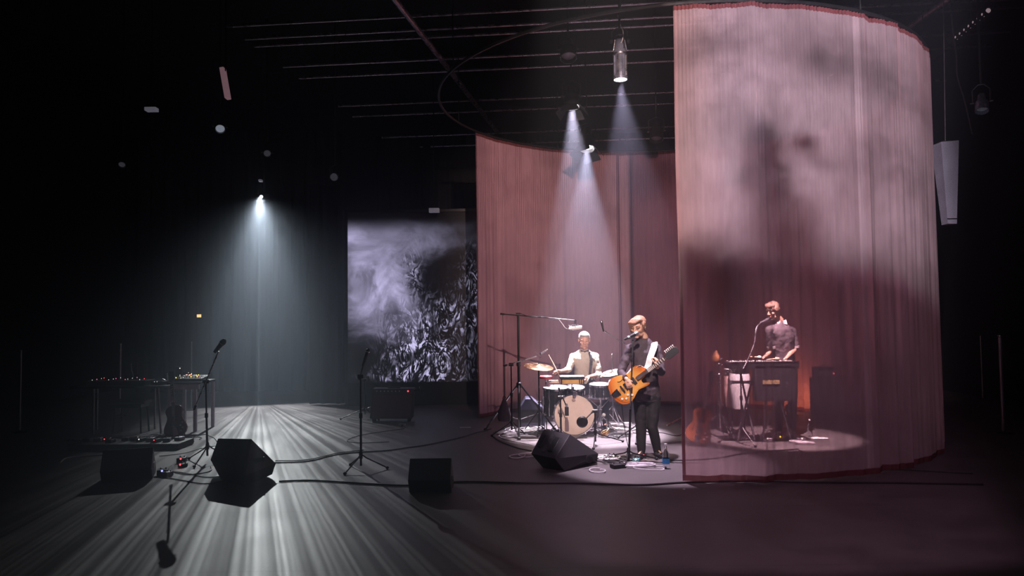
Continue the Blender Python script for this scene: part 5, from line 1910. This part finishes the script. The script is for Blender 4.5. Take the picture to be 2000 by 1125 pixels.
MB().ell(((b2.x) - .04, AY - .128, wz + ah * .45), .010).build('pilot_lamp', LEDR, t)
MB().tube([V(((a2.x + b2.x) / 2 - .08, AY, wz + ah)), V(((a2.x + b2.x) / 2 - .05, AY, wz + ah + .03)), V(((a2.x + b2.x) / 2 + .05, AY, wz + ah + .03)), V(((a2.x + b2.x) / 2 + .08, AY, wz + ah))], .008, 6).build('handle', RUB, t)

# vocal microphone of the keyboard player
b = V((W(1452, 860, 10.0).x, 10.05, 0))
top = W(1456, 712, 10.05)
t = stand('black stand with bright curved boom reaching the keyboard player\'s mouth', b, top.z, .8, None, None, spread=.3)
MB().tube(smooth_path([W(1452, 720, 10.05), W(1462, 700, 10.1), W(1473, 672, 10.15), W(1476, 650, 10.2), W(1479, 638, 10.25), W(1488, 630, 10.3)]), .011, 8).build('boom_arm', STL, t)
mic_part(t, W(1500, 624, 10.38), W(1504, 622, 10.4) - W(1484, 632, 10.3), r=.030, L=.17, head=STL, body=ALU)


def bottle(label, c, h, m, lab=None, r=.034):
    t = thing('water_bottle', label, 'bottle', c)
    MB().lathe([(0, 0), (r * .9, 0), (r, .01), (r, h * .52), (r * .9, h * .62), (r * .42, h * .76), (r * .36, h * .92), (r * .40, h * .925), (0, h * .93)], c, seg=24).build('glass_body', m, t)
    MB().lathe([(0, h * .93), (r * .42, h * .93), (r * .42, h), (0, h)], c, seg=16).build('cap', WPL, t)
    if lab:
        MB().lathe([(r * 1.01, h * .20), (r * 1.02, h * .20), (r * 1.02, h * .42), (r * 1.01, h * .42)], c, seg=24).build('label', lab, t)
    return t


bottle('clear water bottle with blue label beside the guitarist\'s feet', P(1301, 915), .28, GLS, BLUL, .040)
bottle('clear water bottle on the floor right of the keyboard player', P(1582, 852), .24, GLS, None)
c = P(1601, 857)
o = MB().loft([(c + V((-.11, 0, .008)), V((0, .05, 0)), V((0, 0, .006))), (c + V((-.02, 0, .012)), V((0, .07, 0)), V((0, 0, .010))), (c + V((.10, -.01, .008)), V((0, .04, 0)), V((0, 0, .006)))]).build('cloth_rag', WHT)
tag(o, 'small white cloth lying on the floor right of the bottle behind the sheer curtain', 'cloth')

# ------------------------------------------------------------------ pedals
def pedal(label, c, rz, m, led, size=(.075, .12, .045), group=None):
    R = Matrix.Rotation(rz, 3, 'Z')
    t = thing('effect_pedal', label, 'effect pedal', c, group=group)
    MB().box(c + V((0, 0, size[2] / 2 + .002)), size, R).build('case', m, t, bevel=.005)
    MB().lathe([(0, 0), (.009, 0), (.009, .012), (0, .013)], c + R @ V((0, -size[1] * .3, size[2])), seg=10).build('foot_switch', CHR, t)
    for s in (-1, 1):
        MB().lathe([(0, 0), (.009, 0), (.008, .014), (0, .015)], c + R @ V((s * size[0] * .25, size[1] * .25, size[2])), seg=10).build('knob', BLKP, t)
    if led:
        MB().ell(c + R @ V((0, -size[1] * .5, size[2] * .9)), (.011, .009, .011)).build('led', led, t)
    return t


pedal('black effect pedal with a red light left of the large floor monitor', P(355, 903), .2, BLKP, LEDR, (.10, .12, .06))
pedal('second effect pedal with a red light just in front of the first', P(357, 912), -.2, BLKP, LEDR, (.07, .10, .04))
pedal('effect pedal with a blue light at the lower left', P(318, 927), .3, BLKP, LEDB, (.11, .13, .06))
pedal('small silver-sided pedal beside the blue-lit one', P(327, 930), -.3, ALU, None, (.08, .10, .05))
pedal('dark pedal within the cable heap at the big wedge monitor', P(1207, 914), .4, BLKP, None, (.16, .10, .045))
pedal('silver pedal behind the cable heap', P(1196, 896), .1, ALU, LEDW, (.10, .12, .05))
pedal('teal-tinted pedal at the foot of the guitarist\'s microphone', P(1243, 903), -.3, mat('teal_enamel', (.15, .35, .38), .35, .3), LEDW, (.08, .12, .05))
pedal('dark pedal in front of the guitarist\'s shoes', P(1254, 894), .1, BLKP, LEDR, (.08, .12, .045))
for i, (u, v, lb, m, ld) in enumerate([(1500, 862, 'bright silver pedal under the organ', ALU, LEDW), (1522, 858, 'gold-edged pedal under the organ near the player\'s feet', mat('gold_enamel', (.5, .35, .15), .3, .5), LEDY),
                                       (1562, 862, 'silver pedal right of the keyboard player\'s shoes', ALU, LEDW), (1480, 858, 'black pedal under the left half of the organ', BLKP, LEDW)]):
    pedal(lb, P(u, v), .3 * i - .4, m, ld, (.12, .12, .05))

# ------------------------------------------------------------------ combo amplifier in front of the screen
AY = 12.7
tl, tr2, br2, bl3 = W(727, 759, AY + .06), W(808, 759, AY + .06), W(804, 818, AY - .06), W(722, 818, AY - .06)
t = thing('combo_amplifier', 'wide black combo amplifier with red pilot lamp in front of the film screen', 'amplifier', ((tl.x + tr2.x) / 2, AY, 0))
dv = V((0, .27, 0))
MB().add([tl, tr2, br2, bl3, tl + dv, tr2 + dv, br2 + dv, bl3 + dv], [(0, 1, 2, 3), (7, 6, 5, 4), (0, 4, 5, 1), (1, 5, 6, 2), (2, 6, 7, 3), (3, 7, 4, 0)]).build('cabinet', CAB, t, smooth=False, bevel=.01)
nn = (tr2 - tl).cross(bl3 - tl).normalized()
nn = nn if nn.y < 0 else -nn
on_quad(tl, tr2, br2, bl3, .03, .97, .02, .16, nn, .008).build('control_panel', mat('dark_panel', (.05, .045, .05), .4, .3), t)
on_quad(tl, tr2, br2, bl3, .04, .96, .20, .96, nn, .008).build('grille', mat('oxblood_grille', (.09, .035, .045), .8, bump=.5, scale=200), t)
for k in range(7):
    p = tl.lerp(tr2, .12 + .09 * k) * .91 + bl3.lerp(br2, .12 + .09 * k) * .09
    MB().lathe([(0, 0), (.010, 0), (.008, .016), (0, .017)], p + nn * .008, axis=nn, seg=10).build('knob', KEYW, t)
p = tl.lerp(tr2, .87) * .91 + bl3.lerp(br2, .87) * .09
MB().ell(p + nn * .014, .013).build('pilot_lamp', LEDR, t)
on_quad(tl, tr2, tr2 + dv, tl + dv, .35, .65, .4, .6, V((0, 0, 1)), .02).build('handle', RUB, t)
for s in (.08, .92):
    q = bl3.lerp(br2, s)
    MB().box(V((q.x, AY + .06, bl3.z / 2 + .002)), (.05, .12, bl3.z)).build('foot', RUB, t)
c = P(786, 834)
t = thing('floor_socket_box', 'small shiny metal box on the floor in front of the combo amplifier', 'box', c)
MB().box(c + V((0, 0, .03)), (.10, .08, .055)).build('case', CHR, t, bevel=.006)
MB().cyl(c + V((0, -.04, .03)), c + V((0, -.055, .03)), .012, seg=10).build('socket', BLKP, t)
c = P(909, 835)
o = MB().box(c + V((0, 0, .003)), (.18, .05, .004)).build('floor_tape', TAPE)
tag(o, 'short strip of white tape on the dark floor left of the rose curtain', 'tape')
c = P(1336, 956)
o = MB().box(c + V((0, 0, .003)), (.022, .022, .003)).build('floor_tape', TAPE)
tag(o, 'tiny square of white tape on the floor in front of the sheer curtain corner', 'tape')
a, b = P(1303, 833), P(1334, 819)
o = MB().cyl(a + V((0, 0, .02)), b + V((0, 0, .04)), .012, seg=8).build('metal_rod', STL)
tag(o, 'short bright metal rod on the floor between guitarist and curtain edge', 'rod')

# ------------------------------------------------------------------ equipment corner at the left
TY = 11.9
a, b = W(331, 742, TY), W(397, 740, TY)
tz = W(364, 745, TY).z
t = thing('side_table', 'small grey-edged table with a glowing mixer at the left', 'table', ((a.x + b.x) / 2, TY + .2, 0))
MB().box(((a.x + b.x) / 2, TY + .2, tz - .02), (b.x - a.x, .6, .035)).build('table_top', BLKP, t, bevel=.004)
TGR = mat('pale_lilac_table_frame', (.60, .54, .64), .5)
MB().box(((a.x + b.x) / 2, TY - .08, tz - .08), (b.x - a.x - .06, .025, .08)).build('apron', TGR, t)
for x, y in ((a.x + .04, TY - .06), (b.x - .10, TY - .06), (a.x + .04, TY + .46), (b.x - .03, TY + .46)):
    MB().box((x, y, tz / 2 - .02), (.045, .045, tz - .04)).build('leg', TGR, t)
mx = thing('mixing_desk', 'small mixer crowded with yellow, red and white lights on the grey-edged table', 'mixer', ((a.x + b.x) / 2 - .02, TY + .15, tz))
cx_ = (a.x + b.x) / 2
MB().box((cx_, TY + .15, tz + .035), (.50, .34, .06), Matrix.Rotation(.12, 3, 'X')).build('case', BLKP, mx, bevel=.006)
random.seed(11)
for k in range(26):
    x = cx_ - .22 + .44 * random.random()
    yy = TY + .0 + .30 * random.random()
    z = tz + .068 + (yy - TY - .15) * .12
    m_ = random.choice([LEDW, LEDW, LEDW, LEDY, LEDR])
    MB().ell((x, yy, z + random.random() * .05), .0045 if m_ is LEDW else .007).build('led', m_, mx)
for k in range(10):
    x = cx_ - .22 + .048 * k
    MB().lathe([(0, 0), (.010, 0), (.008, .03), (0, .032)], (x, TY + .08, tz + .055), seg=10).build('knob', ALU, mx)
MB().box((cx_ - .22, TY + .24, tz + .14), (.10, .05, .16)).build('display_tower', BLKP, mx, bevel=.004)
MB().ell((cx_ - .20, TY + .21, tz + .20), .007).build('led', LEDW, mx)

a, b = W(138, 756, 11.6), W(326, 752, 11.6)
tz2 = W(230, 754, 11.6).z
t = thing('long_table', 'long dark table with dim instruments at the far left', 'table', ((a.x + b.x) / 2, 11.9, 0))
MB().box(((a.x + b.x) / 2, 11.9, tz2 - .02), (b.x - a.x, .65, .03)).build('table_top', BLKP, t, bevel=.004)
for u, yy in ((183, 11.62), (309, 11.62), (190, 12.15), (303, 12.15)):
    x = W(u, 760, yy).x
    MB().cyl((x, yy, tz2 - .03), (x + (.05 if u == 309 else 0), yy, .005), .016, seg=10).build('leg', ALU, t)
sy = thing('synthesizer', 'long dim synthesizer with tiny coloured lights on the long dark table', 'keyboard', ((a.x + b.x) / 2 - .2, 11.85, tz2))
cx_ = (a.x + b.x) / 2 - .1
MB().box((cx_, 11.85, tz2 + .04), (.95, .32, .07)).build('case', BLKP, sy, bevel=.006)
MB().box((cx_, 11.72, tz2 + .077), (.88, .10, .006)).build('keys', mat('dim_keys', (.3, .3, .3), .4), sy)
for k in range(14):
    m_ = [LEDW, LEDP, LEDW, LEDR, LEDW][k % 5]
    MB().ell((cx_ - .42 + .063 * k, 11.78 + .02 * (k % 3), tz2 + .085 + .01 * (k % 4)), .0055 if m_ is not LEDW else .0038).build('led', m_, sy)
c = V((cx_ + .62, 11.85, tz2 + .001))
t = thing('effects_box', 'small low effects box with two white lights right of the synthesizer', 'effects unit', c)
MB().box(c + V((0, 0, .025)), (.20, .18, .05)).build('case', BLKP, t, bevel=.004)
for s in (-1, 1):
    MB().ell(c + V((s * .02 - .02, -.085, .045)), .006).build('led', LEDW, t)
MB().tube([c + V((.03, -.03, .05)), c + V((.06, -.02, .08)), c + V((.09, 0, .06))], .012, 8).build('lever', ALU, t)
b = W(258, 735, 12.2)
t = thing('gooseneck_lamp', 'thin bent gooseneck rising above the synthesizer', 'lamp', (b.x, 12.05, tz2))
MB().tube(smooth_path([V((b.x + .03, 12.05, tz2)), W(260, 735, 12.05), W(257, 722, 12.05), W(256, 708, 12.05)]), .006, 8).build('neck', ALU, t)
MB().lathe([(0, -.02), (.012, -.02), (.018, .01), (0, .012)], W(256, 707, 12.05), axis=(0, -.4, 1)).build('lamp_head', BLK, t)
MB().lathe([(0, 0), (.04, 0), (.04, .012), (0, .015)], (b.x + .03, 12.05, tz2)).build('base', BLK, t)

# stool
c = P(256, 845)
sz_ = W(256, 779, c.y).z
t = thing('padded_stool', 'low black stool with a rounded seat in front of the long table', 'stool', c)
MB().loft([(c + V((-.30, 0, sz_ - .04)), V((0, .14, 0)), V((0, 0, .028))), (c + V((-.22, 0, sz_ - .035)), V((0, .18, 0)), V((0, 0, .035))), (c + V((.18, 0, sz_ - .035)), V((0, .18, 0)), V((0, 0, .035))),
           (c + V((.27, 0, sz_ - .045)), V((0, .13, 0)), V((0, 0, .025)))]).build('seat', LEATH, t)
MB().box(c + V((-.01, 0, sz_ - .10)), (.46, .28, .05)).build('seat_frame', BLK, t)
for sx in (-1, 1):
    for syy in (-1, 1):
        MB().cyl(c + V((sx * .20, syy * .11, sz_ - .1)), c + V((sx * .22, syy * .13, 0.005)), .014, seg=8).build('leg', BLK, t)

# pedal case on the floor with clutter
a, b = P(132, 880), P(345, 872)
cy_ = 10.15
xa, xb = W(134, 870, cy_).x, W(350, 870, cy_).x
t = thing('pedal_board_case', 'long low black case of pedals on the floor in front of the left tables', 'pedalboard', ((xa + xb) / 2, cy_ + .2, 0))
MB().box(((xa + xb) / 2, cy_ + .22, .045), (xb - xa, .5, .08)).build('case', CAB, t, bevel=.008)
random.seed(5)
for k in range(11):
    x = xa + .12 + (xb - xa - .24) * k / 10
    yy = cy_ + .12 + .2 * random.random()
    pdl = MB().box((x, yy, .11), (.09, .12, .045), Matrix.Rotation(random.uniform(-.3, .3), 3, 'Z')).build('pedal', [BLKP, ALU, DRED][k % 3] if k % 4 else BLKP, t, bevel=.004)
    MB().ell((x, yy - .03, .138), .009).build('knob', CHR, pdl)
    if k in (2, 6, 8):
        MB().ell((x, yy - .062, .122), .007).build('led', [LEDW, LEDB, LEDR][k % 3], pdl)
for u, v, lb in ((150, 853, 'bright flat metal sheet lying at the left end of the pedal case'), (305, 843, 'small pale strip standing on the right end of the pedal case')):
    c = P(u, v, .14)
    o = MB().box(c, (.26 if u < 200 else .17, .05, .012), Matrix.Rotation(.1, 3, 'Z')).build('flat_metal_sheet' if u < 200 else 'pale_strip', STL)
    o.location.z = -.045 if u < 200 else -.045
    tag(o, lb, 'metal sheet' if u < 200 else 'strip')

go3 = W(341, 822, 10.9)
ax = (W(336, 745, 11.1) - go3).normalized()
gn3 = V((.05, -1, .15))
gn3 = (gn3 - ax * gn3.dot(ax)).normalized()
g3 = guitar('dark red double-horned guitar standing in front of the small table at the left', go3, Matrix((ax, gn3.cross(ax), gn3)).transposed(), .98, DRED, neckm=DRED, single=False)
MB().prism([(-.22, -.03), (-.22, .04), (-.08, .06), (-.10, 0)], (0, -.02, .010), Matrix.Identity(3), .004).build('pale_pickguard', mat('pale_pink_guard', (.75, .45, .42), .4), g3, world=False)
t = thing('guitar_stand', 'low black stand under the dark red guitar at the left', 'guitar stand', (go3.x, go3.y + .1, 0))
zz = go3.z - .235
for s in (-1, 1):
    MB().tube([V((go3.x + s * .05, go3.y + .14, zz + .3)), V((go3.x + s * .16, go3.y + .0, .015))], .009, 8).build('leg', BLK, t)
    MB().tube([V((go3.x + s * .10, go3.y + .08, zz)), V((go3.x + s * .10, go3.y - .07, zz - .02)), V((go3.x + s * .10, go3.y - .08, zz + .03))], .008, 8).build('cradle', RUB, t)
MB().tube([V((go3.x, go3.y + .14, zz + .3)), V((go3.x, go3.y + .36, .015))], .009, 8).build('leg', BLK, t)


# ------------------------------------------------------------------ cables
def cable(label, pix, r=.006, m=CABLE, z=.008, name='stage_cable', wig=0.0):
    pts = [P(u, v) + V((0, 0, z)) for u, v in pix]
    pts = smooth_path(pts, 7)
    if wig:
        pts = [p + V((wig * mnoise.noise(p * 1.7), wig * mnoise.noise(p * 1.7 + V((9, 0, 0))), 0)) for p in pts]
    for p in pts:
        p.z = max(p.z, r + .001)
    o = MB().tube(pts, r, 6).build(name, m)
    return tag(o, label, 'cable')


cable('long black cable running across the whole front of the stage', [(545, 942), (600, 940), (660, 943), (720, 947), (800, 950), (900, 943), (1020, 945), (1120, 945), (1250, 949), (1340, 944), (1480, 941), (1600, 944), (1750, 945), (1920, 948)], .010)
cable('black cable from the big left monitor towards the rose curtain', [(536, 904), (590, 902), (640, 893), (700, 884), (780, 878), (850, 868), (905, 852), (960, 838)], .008, wig=.1)
cable('second thin black cable beside the one from the big left monitor', [(538, 901), (600, 899), (660, 886), (710, 880)], .006)
cable('thin cable looping in front of the combo amplifier', [(790, 838), (740, 845), (700, 852), (678, 862), (705, 866), (760, 864)], .005)
cable('black cable looping from the left vocal microphone to the monitor', [(415, 912), (395, 925), (360, 928), (340, 922), (400, 934), (450, 932)], .006, wig=.1)
cable('cable running left of the pedals to the squat monitor', [(262, 925), (285, 935), (310, 932), (360, 940), (400, 946), (440, 940)], .006)
cable('thin cable crossing the striped light behind the left microphone stand', [(305, 893), (350, 888), (400, 876), (430, 868), (415, 858), (395, 850), (380, 856)], .005, wig=.12)
cable('pale cable arc on the floor at the far left', [(118, 905), (130, 896), (165, 892), (220, 889), (300, 888)], .008, CABLW)
cable('cable leaving the sheer curtain at the lower right', [(1690, 917), (1760, 918), (1830, 922), (1900, 926)], .008)
cable('black cable curving round the left edge of the lit drum area', [(985, 838), (962, 848), (975, 862), (1010, 876), (1038, 882)], .009)
cable('grey cable arc inside the curved edge left of the drums', [(1050, 838), (1000, 842), (976, 850), (985, 858), (1040, 870)], .007, CABLW)


def loops(label, u, v, n, rx, ry, m, seed, r=.005, turns=5.5, h=.05):
    rnd = random.Random(seed)
    c = P(u, v)
    pts = []
    for i in range(int(turns * 14)):
        a = i * 2 * math.pi / 14
        k = .65 + .5 * rnd.random() * 0 + .35 * math.sin(i * .37 + seed)
        pts.append(c + V((rx * k * math.cos(a) + .05 * math.sin(i * .11 + seed), ry * k * math.sin(a) + .05 * math.cos(i * .17), .01 + h * abs(math.sin(i * .23 + seed)))))
    o = MB().tube(smooth_path(pts, 2), r, 6).build('cable_coil', m)
    return tag(o, label, 'cable')


loops('flat coil of grey cable left of the big wedge monitor', 1022, 893, 3, .19, .16, CABLW, 1.0, .007, 2.2, .012)
loops('tangled pale cable heap right of the big wedge monitor', 1185, 897, 5, .20, .20, CABLW, 2.0, .006, 6, .03)
loops('black cable heap between wedge monitor and microphone stand', 1205, 903, 5, .22, .18, CABLE, 3.3, .007, 5, .03)
loops('pale round cable loop in front of the cable heap', 1174, 920, 2, .10, .12, CABLW, 4.1, .006, 1.4, .01)
loops('pale cable curls at the base of the vocal microphone stand', 1240, 910, 4, .24, .15, CABLW, 5.2, .006, 4, .02)
loops('wide thin cable loop in front of the water bottle', 1270, 918, 2, .26, .14, CABLW, 6.4, .005, 1.3, .01)
loops('pale cable tangle on the floor under the tall boom stand', 1024, 842, 5, .26, .28, CABLW, 7.7, .006, 6, .04)
loops('dark cable tangle on the floor left of the bass drum', 1040, 846, 4, .28, .22, CABLE, 8.9, .008, 4, .02)
loops('pale cable tangle under the hi-hat right of the drums', 1215, 838, 5, .25, .25, CABLW, 9.4, .006, 6, .04)
loops('dark cable loops in front of the foot pedal right of the bass drum', 1198, 853, 4, .22, .16, CABLE, 10.2, .007, 4, .02)
loops('pale cable tangle on the floor beneath the organ', 1450, 856, 4, .30, .18, CABLW, 11.5, .006, 5, .02)
loops('pale cable tangle near the keyboard player\'s feet', 1568, 866, 4, .18, .12, CABLW, 12.1, .006, 4, .02)
loops('faint cable tangle under the small mixer table', 350, 862, 4, .30, .18, CABLE, 13.1, .007, 4, .02)
cable('thin black cable crossing the lit floor behind the guitarist', [(1236, 846), (1262, 850), (1290, 846), (1320, 852), (1335, 848)], .006)
cable('thin black cable under the sheer curtain at the left', [(1303, 899), (1340, 900), (1400, 896), (1460, 886), (1560, 878)], .007)
cable('thin black cable inside the curtain ring at the right', [(1560, 880), (1600, 895), (1680, 902)], .006)

# ------------------------------------------------------------------ theatrical haze in the air of the whole hall
vs_ = w.node_tree.nodes.new('ShaderNodeVolumeScatter')
vs_.inputs['Color'].default_value = (0.74, 0.84, 1.0, 1)
vs_.inputs['Density'].default_value = 0.017
vs_.inputs['Anisotropy'].default_value = 0.55
w.node_tree.links.new(vs_.outputs[0], w.node_tree.nodes['World Output'].inputs['Volume'])

# repeats of one kind share a group
GROUPS = {'microphone_stand': 'microphone stands about the stage', 'floor_monitor': 'black floor monitors on the stage floor',
          'barrier_post': 'steel posts at the edges of the hall', 'effect_pedal': 'effect pedals on the stage floor',
          'stage_spotlight': 'spotlights hanging from the ceiling grid', 'stage_cable': 'cables lying on the stage floor',
          'cable_coil': 'coiled and tangled cables on the floor', 'lamp_housing': 'small fixtures hanging in the dark at the left',
          'conga_drum': 'conga drums behind the organ', 'drumstick': 'drumsticks of the drummer', 'water_bottle': 'water bottles on the floor',
          'black_drape': 'black drapes at the back', 'rose_curtain': 'rose lengths of the round curtain', 'cymbal_stand': 'cymbals of the drum kit',
          'electric_guitar': 'guitars on the stage', 'guitar_stand': 'low guitar stands', 'paper_sheet': 'white sheets by the drum kit',
          'floor_tape': 'bits of white tape on the floor'}
for o in COL.objects:
    k = o.name.split('.')[0]
    if o.parent is None and 'category' in o and 'group' not in o and k in GROUPS:
        o['group'] = GROUPS[k]
